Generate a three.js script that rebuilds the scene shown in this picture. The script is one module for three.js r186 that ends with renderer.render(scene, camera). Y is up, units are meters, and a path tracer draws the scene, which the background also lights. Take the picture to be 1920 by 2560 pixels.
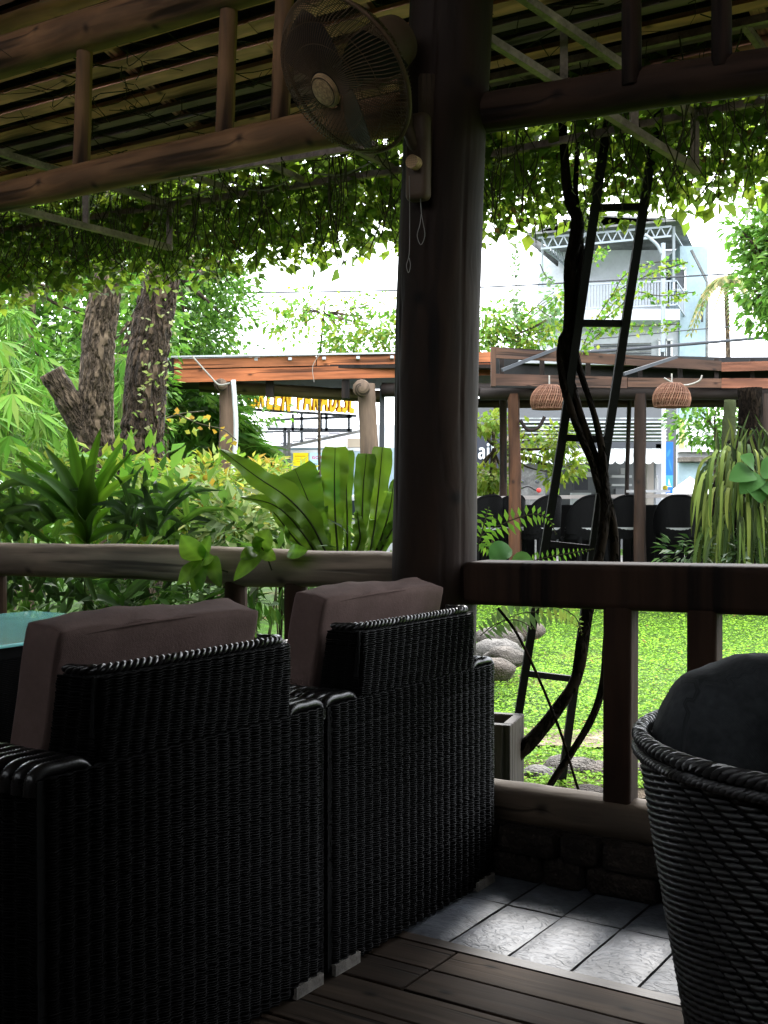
import * as THREE from 'three';
import { mergeGeometries } from 'three/addons/utils/BufferGeometryUtils.js';
import { RoundedBoxGeometry } from 'three/addons/geometries/RoundedBoxGeometry.js';
import { FontLoader } from 'three/addons/loaders/FontLoader.js';
import { TextGeometry } from 'three/addons/geometries/TextGeometry.js';

// ---------------------------------------------------------------- camera, sky, sun, exposure
const scene = new THREE.Scene();
const F = 2900, EYE = 1.1, PITCH = -Math.atan(35 / F);
const camera = new THREE.PerspectiveCamera(2 * Math.atan(1280 / F) * 180 / Math.PI, 768 / 1024, 0.05, 600);
camera.position.set(0, EYE, 0);
camera.rotation.x = PITCH;
const renderer = new THREE.WebGLRenderer();
renderer.toneMapping = THREE.LinearToneMapping;
renderer.toneMappingExposure = 7.2;
renderer.shadowMap.enabled = true;

let seed = 7;
const rnd = () => { seed |= 0; seed = seed + 0x6D2B79F5 | 0; let t = Math.imul(seed ^ seed >>> 15, 1 | seed); t = t + Math.imul(t ^ t >>> 7, 61 | t) ^ t; return ((t ^ t >>> 14) >>> 0) / 4294967296; };
const rr = (a, b) => a + (b - a) * rnd();
const hash = (x, y, s) => { let h = Math.imul(x, 374761393) + Math.imul(y, 668265263) + Math.imul(s, 974634541) | 0; h = Math.imul(h ^ h >>> 13, 1274126177); return ((h ^ h >>> 16) >>> 0) / 4294967296; };
function vnoise(x, y, px, py, s = 0) {            // value noise that repeats every px, py cells
  const xi = Math.floor(x), yi = Math.floor(y), fx = x - xi, fy = y - yi, m = (a, n) => ((a % n) + n) % n;
  const u = fx * fx * (3 - 2 * fx), v = fy * fy * (3 - 2 * fy);
  const a = hash(m(xi, px), m(yi, py), s), b = hash(m(xi + 1, px), m(yi, py), s), c = hash(m(xi, px), m(yi + 1, py), s), d = hash(m(xi + 1, px), m(yi + 1, py), s);
  return a + (b - a) * u + (c - a) * v + (a - b - c + d) * u * v;
}
function fbm(x, y, px, py, o = 4, s = 0) { let t = 0, a = 0.5, n = 0; for (let i = 0; i < o; i++) { t += a * vnoise(x, y, px, py, s + i); n += a; a *= 0.5; x *= 2; y *= 2; px *= 2; py *= 2; } return t / n; }

{ // overcast sky: brighter towards the zenith, soft cloud
  const w = 256, h = 128, d = new Float32Array(w * h * 4);
  for (let j = 0; j < h; j++) for (let i = 0; i < w; i++) {
    const el = ((j + 0.5) / h - 0.5) * Math.PI, up = Math.max(0, Math.sin(el));
    const c = 0.86 + 0.28 * fbm(i / 32, j / 16, 8, 8, 4, 3);
    const L = (0.95 + 0.3 * up) * c, k = (j * w + i) * 4;
    d[k] = L * 0.95; d[k + 1] = L * 0.99; d[k + 2] = L * 1.06; d[k + 3] = 1;
  }
  const t = new THREE.DataTexture(d, w, h, THREE.RGBAFormat, THREE.FloatType);
  t.mapping = THREE.EquirectangularReflectionMapping; t.magFilter = t.minFilter = THREE.LinearFilter; t.wrapS = THREE.RepeatWrapping; t.needsUpdate = true;
  scene.background = t; scene.environment = t;
}
const sun = new THREE.DirectionalLight(new THREE.Color(1, 0.97, 0.93), 1.25);
sun.position.set(5.3, 18.5, -31); sun.target.position.set(0, 0, -8);
sun.castShadow = true; sun.shadow.radius = 36; sun.shadow.mapSize.set(2048, 2048);
Object.assign(sun.shadow.camera, { left: -25, right: 25, top: 25, bottom: -25, near: 1, far: 80 });
scene.add(sun, sun.target);

// ---------------------------------------------------------------- helpers
const V = (x, y, z) => new THREE.Vector3(x, y, z);
const C = (r, g, b) => new THREE.Color().setRGB(r, g, b);
const cp = Math.cos(PITCH), sp = Math.sin(PITCH);
function P(u, v, d) {                             // where a sight line of the photograph is d metres away (measured along the ground)
  const x = (u - 960) / F, y = -(v - 1280) / F, Y = y * cp + sp, Z = y * sp - cp, k = -d / Z;
  return V(x * k, EYE + Y * k, -d);
}
// the terrace edge: a straight line of posts and rails; r runs along it to the right, s out into the garden
const ANG = -33 * Math.PI / 180, ar = V(Math.cos(ANG), 0, -Math.sin(ANG)), as = V(-Math.sin(ANG), 0, -Math.cos(ANG)), O = V(0.153, 0, -3.6);
const W = (r, s, y = 0) => O.clone().addScaledVector(ar, r).addScaledVector(as, s).setY(y);
function PW(u, v, s) {                            // sight line meets the vertical plane s metres outside the terrace edge
  const a = P(u, v, 1), dir = a.sub(V(0, EYE, 0)), k = (O.clone().addScaledVector(as, s).sub(V(0, EYE, 0)).dot(as)) / dir.dot(as);
  return V(0, EYE, 0).addScaledVector(dir, k);
}
const taken = {};
const numbered = (n) => { const k = taken[n] = (taken[n] ?? -1) + 1; return k ? `${n}_${String(k).padStart(3, '0')}` : n; };
function tag(o, label, category, group, kind) { Object.assign(o.userData, { label }); if (category) o.userData.category = category; if (group) o.userData.group = group; if (kind) o.userData.kind = kind; return o; }
function thing(name, label, category, pos = V(0, 0, 0), turn = 0, group) {
  const g = new THREE.Group(); g.name = numbered(name); g.position.copy(pos); g.rotation.y = turn; scene.add(g);
  return tag(g, label, category, group);
}
function part(name, geo, mat, parent) {
  const m = new THREE.Mesh(Array.isArray(geo) ? merge(geo) : geo, mat); m.name = parent === scene ? numbered(name) : name; parent.add(m); return m;
}
function struct(name, geo, mat, label) { const m = part(name, geo, mat, scene); m.userData.kind = 'structure'; if (label) { m.userData.label = label; } return m; }
function merge(list) {
  const norm = list.map((g) => { g = g.index ? g.toNonIndexed() : g; for (const k of Object.keys(g.attributes)) if (!['position', 'normal', 'uv', 'color'].includes(k)) g.deleteAttribute(k); return g; });
  return norm.length === 1 ? norm[0] : mergeGeometries(norm);
}
function metric(g) {                              // uv in metres from the face that points most that way
  g = g.index ? g.toNonIndexed() : g; const p = g.attributes.position, n = g.attributes.normal, uv = new Float32Array(p.count * 2);
  for (let i = 0; i < p.count; i++) {
    const X = Math.abs(n.getX(i)), Y = Math.abs(n.getY(i)), Z = Math.abs(n.getZ(i));
    const a = X > Y && X > Z ? [p.getZ(i), p.getY(i)] : Y > Z ? [p.getX(i), p.getZ(i)] : [p.getX(i), p.getY(i)];
    uv[2 * i] = a[0]; uv[2 * i + 1] = a[1];
  }
  g.setAttribute('uv', new THREE.BufferAttribute(uv, 2)); return g;
}
function box(w, h, d, x = 0, y = 0, z = 0, rot, bevel = 0) {
  const g = bevel ? new RoundedBoxGeometry(w, h, d, 2, bevel) : new THREE.BoxGeometry(w, h, d);
  const m = metric(g); if (rot) m.rotateX(rot[0]).rotateY(rot[1]).rotateZ(rot[2]); return m.translate(x, y, z);
}
function bar(a, b, w, h = w, roll = 0) {          // square bar from a to b
  const d = b.clone().sub(a), g = metric(new THREE.BoxGeometry(w, h, d.length())), uq = g.attributes.uv, pq = g.attributes.position, sh = Math.abs(a.x * 3.7 + a.y * 5.1) % 7; for (let i = 0; i < uq.count; i++) uq.setXY(i, pq.getX(i) + pq.getY(i) + sh, pq.getZ(i) + sh);
  const m = new THREE.Matrix4().lookAt(V(0, 0, 0), d, Math.abs(d.y) > 0.95 * d.length() ? V(0, 0, 1) : V(0, 1, 0));
  return g.rotateZ(roll).applyMatrix4(m).translate((a.x + b.x) / 2, (a.y + b.y) / 2, (a.z + b.z) / 2);
}
function sweep(pts, rad, o = {}) {                // tube along points; rad is a number or f(t, angle)
  const { radial = 8, segs = (pts.length - 1) * 4, caps = true, smooth = true, flat = 1, uvs = 1 } = o;
  const R = typeof rad === 'number' ? () => rad : rad;
  let c = pts;
  if (smooth && pts.length > 2) c = new THREE.CatmullRomCurve3(pts).getPoints(segs);
  else if (pts.length === 2 && segs > 1) c = Array.from({ length: segs + 1 }, (_, i) => pts[0].clone().lerp(pts[1], i / segs));
  const n = c.length, pos = [], uv = [], idx = []; let T = V(0, 0, 0), N = null, len = 0;
  for (let i = 0; i < n; i++) {
    T = c[Math.min(i + 1, n - 1)].clone().sub(c[Math.max(i - 1, 0)]).normalize();
    if (!N) N = Math.abs(T.y) > 0.9 ? V(1, 0, 0) : V(0, 1, 0);
    N = N.clone().addScaledVector(T, -N.dot(T)).normalize(); const B = T.clone().cross(N);
    if (i) len += c[i].distanceTo(c[i - 1]);
    for (let k = 0; k <= radial; k++) {
      const a = k / radial * Math.PI * 2, q = R(i / (n - 1), a);
      const x = Math.cos(a) * q, y = Math.sin(a) * q * flat;
      pos.push(c[i].x + N.x * x + B.x * y, c[i].y + N.y * x + B.y * y, c[i].z + N.z * x + B.z * y);
      uv.push(k / radial * 2 * Math.PI * R(0.5, 0) * uvs, len * uvs);
    }
  }
  for (let i = 0; i < n - 1; i++) for (let k = 0; k < radial; k++) { const a = i * (radial + 1) + k, b = a + radial + 1; idx.push(a, a + 1, b, b, a + 1, b + 1); }
  if (caps) for (const i of [0, n - 1]) { const s = pos.length / 3; pos.push(c[i].x, c[i].y, c[i].z); uv.push(0, 0); for (let k = 0; k < radial; k++) { const a = i * (radial + 1) + k; i ? idx.push(s, a, a + 1) : idx.push(s, a + 1, a); } }
  const g = new THREE.BufferGeometry();
  g.setAttribute('position', new THREE.Float32BufferAttribute(pos, 3)); g.setAttribute('uv', new THREE.Float32BufferAttribute(uv, 2)); g.setIndex(idx); g.computeVertexNormals(); return g;
}
function logRad(r0, r1, sd, bump = 0.06) {        // the uneven round of a peeled log
  return (t, a) => (r0 + (r1 - r0) * t) * (1 + bump * (fbm(t * 9, a / Math.PI * 2, 97, 4, 4, sd) - 0.5) * 2.4);
}
function texture(size, f, srgb, rep) {
  const [w, h] = Array.isArray(size) ? size : [size, size], d = new Uint8Array(w * h * 4);
  for (let j = 0; j < h; j++) for (let i = 0; i < w; i++) {
    const c = f(i / w, j / h), k = (j * w + i) * 4, a = Array.isArray(c) ? c : [c, c, c];
    for (let q = 0; q < 3; q++) d[k + q] = Math.max(0, Math.min(255, a[q] * 255)); d[k + 3] = 255;
  }
  const t = new THREE.DataTexture(d, w, h); t.magFilter = THREE.LinearFilter; t.minFilter = THREE.LinearMipmapLinearFilter; t.generateMipmaps = true;
  t.wrapS = t.wrapT = THREE.RepeatWrapping; if (srgb) t.colorSpace = THREE.SRGBColorSpace; if (rep) t.repeat.set(rep[0], rep[1]); t.needsUpdate = true; return t;
}
const withRep = (t, x, y) => { const c = t.clone(); c.repeat.set(x, y); c.needsUpdate = true; return c; };
function canvasTex(w, h, draw) { const c = document.createElement('canvas'); c.width = w; c.height = h; draw(c.getContext('2d'), w, h); const t = new THREE.CanvasTexture(c); t.colorSpace = THREE.SRGBColorSpace; return t; }

// leaves: many small folded blades in one mesh
class Leaves {
  constructor() { this.p = []; this.n = []; this.c = []; this.i = []; }
  add(p, dir, nrm, L, Wd, c, bend = 0.15, fold = 0.18) {
    const side = dir.clone().cross(nrm).normalize(), n = side.clone().cross(dir).normalize(), s = this.p.length / 3;
    const q = (f, w, dz) => { this.p.push(p.x + dir.x * L * f + side.x * w * Wd + n.x * dz * L, p.y + dir.y * L * f + side.y * w * Wd + n.y * dz * L, p.z + dir.z * L * f + side.z * w * Wd + n.z * dz * L); };
    q(0, 0, 0); q(0.42, -0.5, fold * Wd / L - bend * 0.2); q(0.45, 0, -bend * 0.2); q(0.42, 0.5, fold * Wd / L - bend * 0.2); q(1, 0, -bend);
    for (let k = 0; k < 5; k++) { const t = k === 1 ? -0.25 : k === 3 ? 0.25 : 0; this.n.push(n.x - side.x * t, n.y - side.y * t, n.z - side.z * t); this.c.push(c[0], c[1], c[2]); }
    this.i.push(s, s + 2, s + 1, s, s + 3, s + 2, s + 1, s + 2, s + 4, s + 2, s + 3, s + 4);
  }
  geo() {
    const g = new THREE.BufferGeometry(); g.setAttribute('position', new THREE.Float32BufferAttribute(this.p, 3)); g.setAttribute('normal', new THREE.Float32BufferAttribute(this.n, 3));
    g.setAttribute('color', new THREE.Float32BufferAttribute(this.c, 3)); g.setIndex(this.i); return g;
  }
}
const rdir = () => { const z = rr(-1, 1), a = rr(0, 6.2832), q = Math.sqrt(1 - z * z); return V(q * Math.cos(a), z, q * Math.sin(a)); };
const vary = (pal) => { const c = pal[Math.floor(rnd() * pal.length)], k = rr(0.75, 1.25), w = rr(0.9, 1.12); return [c[0] * k * w, c[1] * k, c[2] * k]; };
function strap(pts, width, o = {}) {              // one long leaf: a folded, wavy ribbon along points
  const { n = 12, fold = 0.25, wave = 0, wf = 5, up = V(0, 1, 0), ph = 0, col, thick = 0 } = o;
  const c = new THREE.CatmullRomCurve3(pts).getPoints(n), pos = [], uv = [], idx = [], colr = [];
  let len = 0;
  for (let i = 0; i <= n; i++) {
    const t = i / n, T = c[Math.min(i + 1, n)].clone().sub(c[Math.max(i - 1, 0)]).normalize(), S = T.clone().cross(up).normalize(), N = S.clone().cross(T).normalize();
    const w = width(t) / 2; if (i) len += c[i].distanceTo(c[i - 1]);
    for (let k = -2; k <= 2; k++) {
      const x = k / 2, wv = wave * Math.abs(x) * Math.sin(t * wf * 6.28 + ph + (k > 0 ? 1.7 : 0)), h = fold * Math.abs(x) * w + wv;
      pos.push(c[i].x + S.x * x * w + N.x * h, c[i].y + S.y * x * w + N.y * h, c[i].z + S.z * x * w + N.z * h); uv.push(x * w, len);
      if (col) { const cc = col(t, x); colr.push(...cc); }
    }
  }
  for (let i = 0; i < n; i++) for (let k = 0; k < 4; k++) { const a = i * 5 + k, b = a + 5; idx.push(a, a + 1, b, b, a + 1, b + 1); }
  const g = new THREE.BufferGeometry(); g.setAttribute('position', new THREE.Float32BufferAttribute(pos, 3)); g.setAttribute('uv', new THREE.Float32BufferAttribute(uv, 2));
  if (col) g.setAttribute('color', new THREE.Float32BufferAttribute(colr, 3)); g.setIndex(idx); g.computeVertexNormals(); return g;
}

function softBox(w, h, d, r, nx, ny, nz) {           // finely divided box with rounded edges
  const g = new THREE.BoxGeometry(w, h, d, nx, ny, nz), p = g.attributes.position, q = V(0, 0, 0), c = V(0, 0, 0);
  for (let i = 0; i < p.count; i++) { q.fromBufferAttribute(p, i); c.set(Math.max(-w / 2 + r, Math.min(w / 2 - r, q.x)), Math.max(-h / 2 + r, Math.min(h / 2 - r, q.y)), Math.max(-d / 2 + r, Math.min(d / 2 - r, q.z))); q.sub(c); if (q.lengthSq() > 1e-12) q.setLength(r); q.add(c); p.setXYZ(i, q.x, q.y, q.z); }
  return g;
}
const turned = (g) => { const q = g.attributes.uv; for (let i = 0; i < q.count; i++) q.setXY(i, q.getY(i), q.getX(i)); return g; };

// ---------------------------------------------------------------- textures and materials
const knots = [[0.18, 0.27], [0.71, 0.6], [0.44, 0.86], [0.88, 0.12], [0.3, 0.55]], near = (a) => a - Math.round(a);
function woodAt(x, y) {                           // wavy grain that bends round knots, with open drying cracks
  let gx = x, k = 0;
  for (const [kx, ky] of knots) { const dx = near(x - kx), dy = near(y - ky), e = Math.exp(-((dx / 0.07) ** 2 + (dy / 0.035) ** 2)); gx += 0.03 * Math.sign(dx) * e; k = Math.max(k, Math.exp(-((dx / 0.028) ** 2 + (dy / 0.014) ** 2))); }
  const g = fbm(gx * 20 + 2.2 * fbm(x * 4, y * 4, 4, 4, 3, 9), y * 4, 20, 4, 4, 1), b = fbm(x * 4, y * 4, 4, 4, 4, 5), c = Math.max(0, 0.3 - fbm(gx * 14, y * 2, 14, 2, 3, 71)) * 7;
  return [g, b, Math.min(1, c), k];
}
const woodMap = texture([256, 512], (x, y) => { const [g, b, c, k] = woodAt(x, y), q = 0.5 + 0.7 * (g - 0.5) + 0.9 * (b - 0.5); return [q * 1.05, q, q * 0.94].map((e) => (0.5 + e * 0.5) * (1 - 0.45 * c) * (1 - 0.5 * k)); }, true);
const woodBump = texture([256, 512], (x, y) => { const [g, b, c, k] = woodAt(x, y); return 0.35 + 0.4 * g + 0.15 * b - 0.5 * c + 0.2 * k; });
const barkMap = texture([256, 512], (x, y) => { const r = Math.abs(fbm(x * 10 + fbm(x * 5, y * 8, 5, 8, 3, 3), y * 5, 10, 5, 4, 2) - 0.5) * 2, l = fbm(x * 8, y * 12, 8, 12, 4, 12); const q = 0.52 + 0.3 * Math.min(1, r * 2.2) + 0.4 * (l - 0.5); return [q * 1.04, q, q * 0.92]; }, true);
const barkBump = texture([256, 512], (x, y) => Math.min(1, Math.abs(fbm(x * 10 + fbm(x * 5, y * 8, 5, 8, 3, 3), y * 5, 10, 5, 4, 2) - 0.5) * 5));
const mottle = texture(256, (x, y) => 0.55 + 0.55 * (fbm(x * 6, y * 6, 6, 6, 6, 21) - 0.5) + 0.35 * (fbm(x * 40, y * 40, 40, 40, 2, 31) - 0.5), false);
const mottleC = texture(256, (x, y) => { const q = 0.75 + 0.5 * (fbm(x * 5, y * 5, 5, 5, 6, 41) - 0.5) + 0.2 * (fbm(x * 40, y * 40, 40, 40, 2, 35) - 0.5); return [q * 1.02, q, q * 0.97]; }, true);
const mottleW = texture(256, (x, y) => { const q = 0.93 + 0.2 * (fbm(x * 5, y * 5, 5, 5, 6, 41) - 0.5) + 0.06 * (fbm(x * 40, y * 40, 40, 40, 2, 35) - 0.5); return [q, q, q]; }, true);
const slateBump = texture(512, (x, y) => { const w = fbm(x * 4, y * 9, 4, 9, 4, 51), e = Math.abs(((w * 7) % 1) - 0.5) * 2; return 0.5 * w + 0.16 * Math.min(1, e * 5) + 0.4 * fbm(x * 24, y * 24, 24, 24, 3, 52); });
const clothBump = texture(256, (x, y) => 0.5 + 0.22 * Math.sin(x * 6.2832 * 64) * Math.sin(y * 6.2832 * 64) + 0.4 * (fbm(x * 90, y * 90, 90, 90, 2, 61) - 0.5));
const KA = 0.66, std = (c, o = {}) => new THREE.MeshPhysicalMaterial({ color: C(c[0] * KA, c[1] * KA, c[2] * KA), roughness: 0.8, specularIntensity: 0.4, ...o });
const wood = (c, rx = 1, ry = 1, o = {}) => std(c, { map: withRep(woodMap, rx, ry), bumpMap: withRep(woodBump, rx, ry), bumpScale: 0.006, roughness: 0.72, ...o });
const leafMat = (o = {}) => new THREE.MeshPhysicalMaterial({ color: C(0.8, 0.8, 0.8), vertexColors: true, roughness: 0.9, specularIntensity: 0.2, transmission: 0.45, thickness: 0, side: THREE.DoubleSide, ...o });
const M = {
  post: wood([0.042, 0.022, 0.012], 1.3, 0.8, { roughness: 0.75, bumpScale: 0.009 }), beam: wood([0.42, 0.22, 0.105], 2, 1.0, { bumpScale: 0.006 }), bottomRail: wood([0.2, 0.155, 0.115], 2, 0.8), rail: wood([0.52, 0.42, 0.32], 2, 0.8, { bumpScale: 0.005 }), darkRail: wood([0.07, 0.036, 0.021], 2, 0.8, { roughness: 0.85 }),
  slat: wood([1.48, 0.82, 0.58], 4, 0.9), slatB: wood([1.38, 0.72, 0.5], 4, 0.9), slatGrey: wood([0.55, 0.42, 0.38], 4, 0.7), roofing: std([0.03, 0.028, 0.025], { roughness: 0.95, bumpMap: withRep(mottle, 1.2, 1.2), bumpScale: 0.03 }),
  steel: std([0.52, 0.4, 0.37], { roughness: 0.55, map: withRep(mottleC, 3, 3) }), cable: std([0.34, 0.32, 0.28], { roughness: 0.6 }),
  bark: std([0.25, 0.2, 0.155], { map: withRep(barkMap, 3.4, 1.9), bumpMap: withRep(barkBump, 3.4, 1.9), bumpScale: 0.03, roughness: 0.95 }),
  vineBark: std([0.02, 0.015, 0.012], { specularIntensity: 0.08, map: withRep(barkMap, 3, 2), bumpMap: withRep(barkBump, 3, 2), bumpScale: 0.02, roughness: 0.95 }), stem: std([0.05, 0.045, 0.02], { roughness: 0.9 }),
  greenStem: std([0.1, 0.16, 0.03], { roughness: 0.7 }), black: std([0.012, 0.012, 0.012], { roughness: 0.5 }), ironBlack: std([0.008, 0.0075, 0.0075], { roughness: 0.75, map: withRep(mottleC, 4, 4) }),
  wicker: new THREE.MeshPhysicalMaterial({ color: C(0.003, 0.0028, 0.0028), roughness: 0.36, specularIntensity: 0.06 }), wickerRim: new THREE.MeshPhysicalMaterial({ color: C(0.012, 0.011, 0.011), roughness: 0.3, specularIntensity: 0.9 }), wickerCore: std([0.006, 0.006, 0.006], { roughness: 0.9 }),
  cushion: std([0.23, 0.155, 0.135], { roughness: 0.95, specularIntensity: 0.2, map: withRep(mottleW, 3, 3), bumpMap: withRep(clothBump, 4, 4), bumpScale: 0.0012 }),
  pillow: std([0.08, 0.092, 0.105], { roughness: 0.92, map: withRep(mottleC, 3, 3), bumpMap: withRep(clothBump, 4, 4), bumpScale: 0.001 }),
  leaf: leafMat(), vineLeaf: leafMat({ transmission: 0.66 }), gloss: leafMat({ roughness: 0.55, specularIntensity: 0.4, transmission: 0.48 }),
  tile: std([0.2, 0.228, 0.285], { specularIntensity: 0.75, roughness: 0.55, map: withRep(mottleC, 2, 2), bumpMap: withRep(slateBump, 2.6, 2.6), bumpScale: 0.006 }),
  tileB: std([0.165, 0.19, 0.24], { specularIntensity: 0.75, roughness: 0.58, map: withRep(mottleC, 1.7, 1.7), bumpMap: withRep(slateBump, 2.1, 3), bumpScale: 0.006 }),
  plank: wood([0.075, 0.055, 0.04], 5, 0.8, { roughness: 0.5, bumpScale: 0.002 }), grout: std([0.05, 0.048, 0.045], { roughness: 0.95 }),
  stone: std([0.34, 0.31, 0.28], { map: withRep(mottleC, 2, 2), bumpMap: withRep(mottle, 3, 3), bumpScale: 0.03, roughness: 0.95 }),
  darkStone: std([0.06, 0.048, 0.04], { map: withRep(mottleC, 2, 2), bumpMap: withRep(mottle, 3, 3), bumpScale: 0.03, roughness: 0.95 }),
  concrete: std([0.3, 0.28, 0.26], { map: withRep(mottleC, 1.5, 1.5), bumpMap: withRep(mottle, 4, 4), bumpScale: 0.008, roughness: 0.95 }),
  white: std([0.85, 0.86, 0.88], { map: withRep(mottleW, 0.5, 0.5) }), paleBlue: std([0.42, 0.55, 0.62], { map: withRep(mottleW, 0.5, 0.5) }), grey: std([0.34, 0.36, 0.38], { map: withRep(mottleC, 0.6, 0.6) }),
  darkGrey: std([0.07, 0.075, 0.085]), sheet: std([0.6, 0.63, 0.66], { roughness: 0.5, metalness: 0.1, map: withRep(mottleW, 0.7, 0.7) }),
};

// ---------------------------------------------------------------- the terrace: floor, walls, roof
function PR(u, v, r) { const dir = P(u, v, 1).sub(V(0, EYE, 0)), k = O.clone().addScaledVector(ar, r).sub(V(0, EYE, 0)).setY(0).dot(ar) / dir.dot(ar); return V(0, EYE, 0).addScaledVector(dir, k); }
const rOf = (p) => p.clone().sub(O).dot(ar), sOf = (p) => p.clone().sub(O).dot(as);
const wbox = (r0, r1, s0, s1, y0, y1) => box(r1 - r0, y1 - y0, s1 - s0, (r0 + r1) / 2, (y0 + y1) / 2, -(s0 + s1) / 2);
const inWall = (o) => { o.position.copy(O); o.rotation.y = ANG; return o; };
const R0 = -8, R1 = 4.6, S0 = -5.6;
const floorBase = inWall(struct('floor', wbox(R0, R1, S0, 0.12, -0.3, -0.014), M.grout, 'dark stamped concrete terrace floor'));
{ // stone slabs along the rail, boards nearer the camera: every piece its own mesh
  const J = 0.007;
  const slabs = [0, 1, 2, 3].map(() => {
    const g = new THREE.PlaneGeometry(0.1635 - J, 0.324 - J, 6, 10).rotateX(-Math.PI / 2), p = g.attributes.position, sd = rr(0, 50);
    for (let i = 0; i < p.count; i++) { const ex = Math.abs(p.getX(i)) > 0.077, ez = Math.abs(p.getZ(i)) > 0.157; p.setY(i, (ex || ez ? -0.0055 : 0) + 0.0035 * (fbm(p.getX(i) * 22 + sd, p.getZ(i) * 22 + sd, 999, 999, 3, 4) - 0.5)); }
    g.computeVertexNormals(); const uv = g.attributes.uv; for (let i = 0; i < uv.count; i++) uv.setXY(i, p.getX(i) + sd, p.getZ(i) + sd * 0.7); return g;
  });
  for (let k = -12; k < 12; k++) for (let j = 0; j < 2; j++) {
    const m = part('slab', slabs[Math.floor(rnd() * 4)], rnd() < 0.5 ? M.tile : M.tileB, floorBase);
    m.position.set(0.567 + 0.1635 * (k + 0.5), rr(-0.001, 0.001), -(-0.287 + (j ? 0.162 : -0.162))); m.rotation.set(rr(-0.006, 0.006), rnd() < 0.5 ? Math.PI : 0, rr(-0.006, 0.006));
  }
  part('edging', turned(wbox(R0, R1, -0.652, -0.6135, -0.014, -0.0005)), M.plank, floorBase);
  const wv = [0, 1, 2].map((i) => wood([[0.085, 0.06, 0.042], [0.068, 0.048, 0.034], [0.1, 0.074, 0.054]][i], 5, 0.8, { roughness: 0.75, specularIntensity: 0.15, bumpScale: 0.0025 }));
  for (let j = 0; j < 20; j++) {
    const s1 = -0.655 - 0.129 * j, s0 = s1 - 0.123; let a = -3 + (j % 3) * 0.5;
    const ends = [-2.9, -1.2 - 0.2 * (j % 3), j < 2 ? 0.455 : j % 2 ? 0.1 : -0.35, 3.2];
    for (let i = 0; i < 3; i++) { const g = new RoundedBoxGeometry(ends[i + 1] - ends[i] - 0.005, 0.03, s1 - s0, 1, 0.004).translate((ends[i] + ends[i + 1]) / 2, -0.016 + rr(-0.0015, 0.001), -(s0 + s1) / 2); const m = metric(g), q = m.attributes.uv, sh = rr(0, 5); for (let t = 0; t < q.count; t++) q.setXY(t, q.getY(t) * 0.6 + sh, q.getX(t) + sh); part('plank', m, wv[Math.floor(rnd() * 3)], floorBase); }
  }
}
{ // low masonry kerb under the rails, each rough stone apart
  const k = tag(thing('stone_kerb', 'low dark stone kerb under the log railing', 'kerb', O, ANG), 'low dark stone kerb under the log railing', 'kerb');
  part('footing', wbox(R0, R1, -0.06, 0.16, -0.6, 0.15), M.darkStone, k);
  for (let r = -3; r < 2.4;) { const w = rr(0.12, 0.24); for (let j = 0; j < 2; j++) { const g = new RoundedBoxGeometry(w - 0.012, rr(0.07, 0.085), rr(0.05, 0.075), 2, 0.02).translate(r + w / 2 + j * 0.05, 0.035 + j * 0.075, 0.075); part('stone', metric(g), M.darkStone, k); } r += w; }
}

const back = inWall(struct('wall_back', wbox(R0, R1, S0 - 0.2, S0, -0.3, 4.38), wood([0.1, 0.07, 0.05], 1, 0.5)));
inWall(struct('wall_side', wbox(R1, R1 + 0.2, S0 - 0.2, 0.05, -0.3, 5.2), wood([0.1, 0.07, 0.05], 1, 0.5)));
inWall(struct('wall_end', wbox(R0 - 0.2, R0, S0 - 0.2, 0.05, -0.3, 5.2), wood([0.1, 0.07, 0.05], 1, 0.5)));
{ // a solid boarded screen closes the terrace edge beyond the frame on the right
  const t = thing('board_screen', 'dark wooden board screen closing the terrace edge at the far right', 'screen', O, ANG), m = wood([0.1, 0.07, 0.05], 3, 0.6);
  for (let r = 1.62; r < 4.55; r += 0.15) part('board', wbox(r, r + 0.146, -0.03, 0.01, -0.05, 2.9), m, t);
}
const ROOF = (s) => 3.02 - 0.35 * s, SL = Math.atan(0.35);
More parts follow.
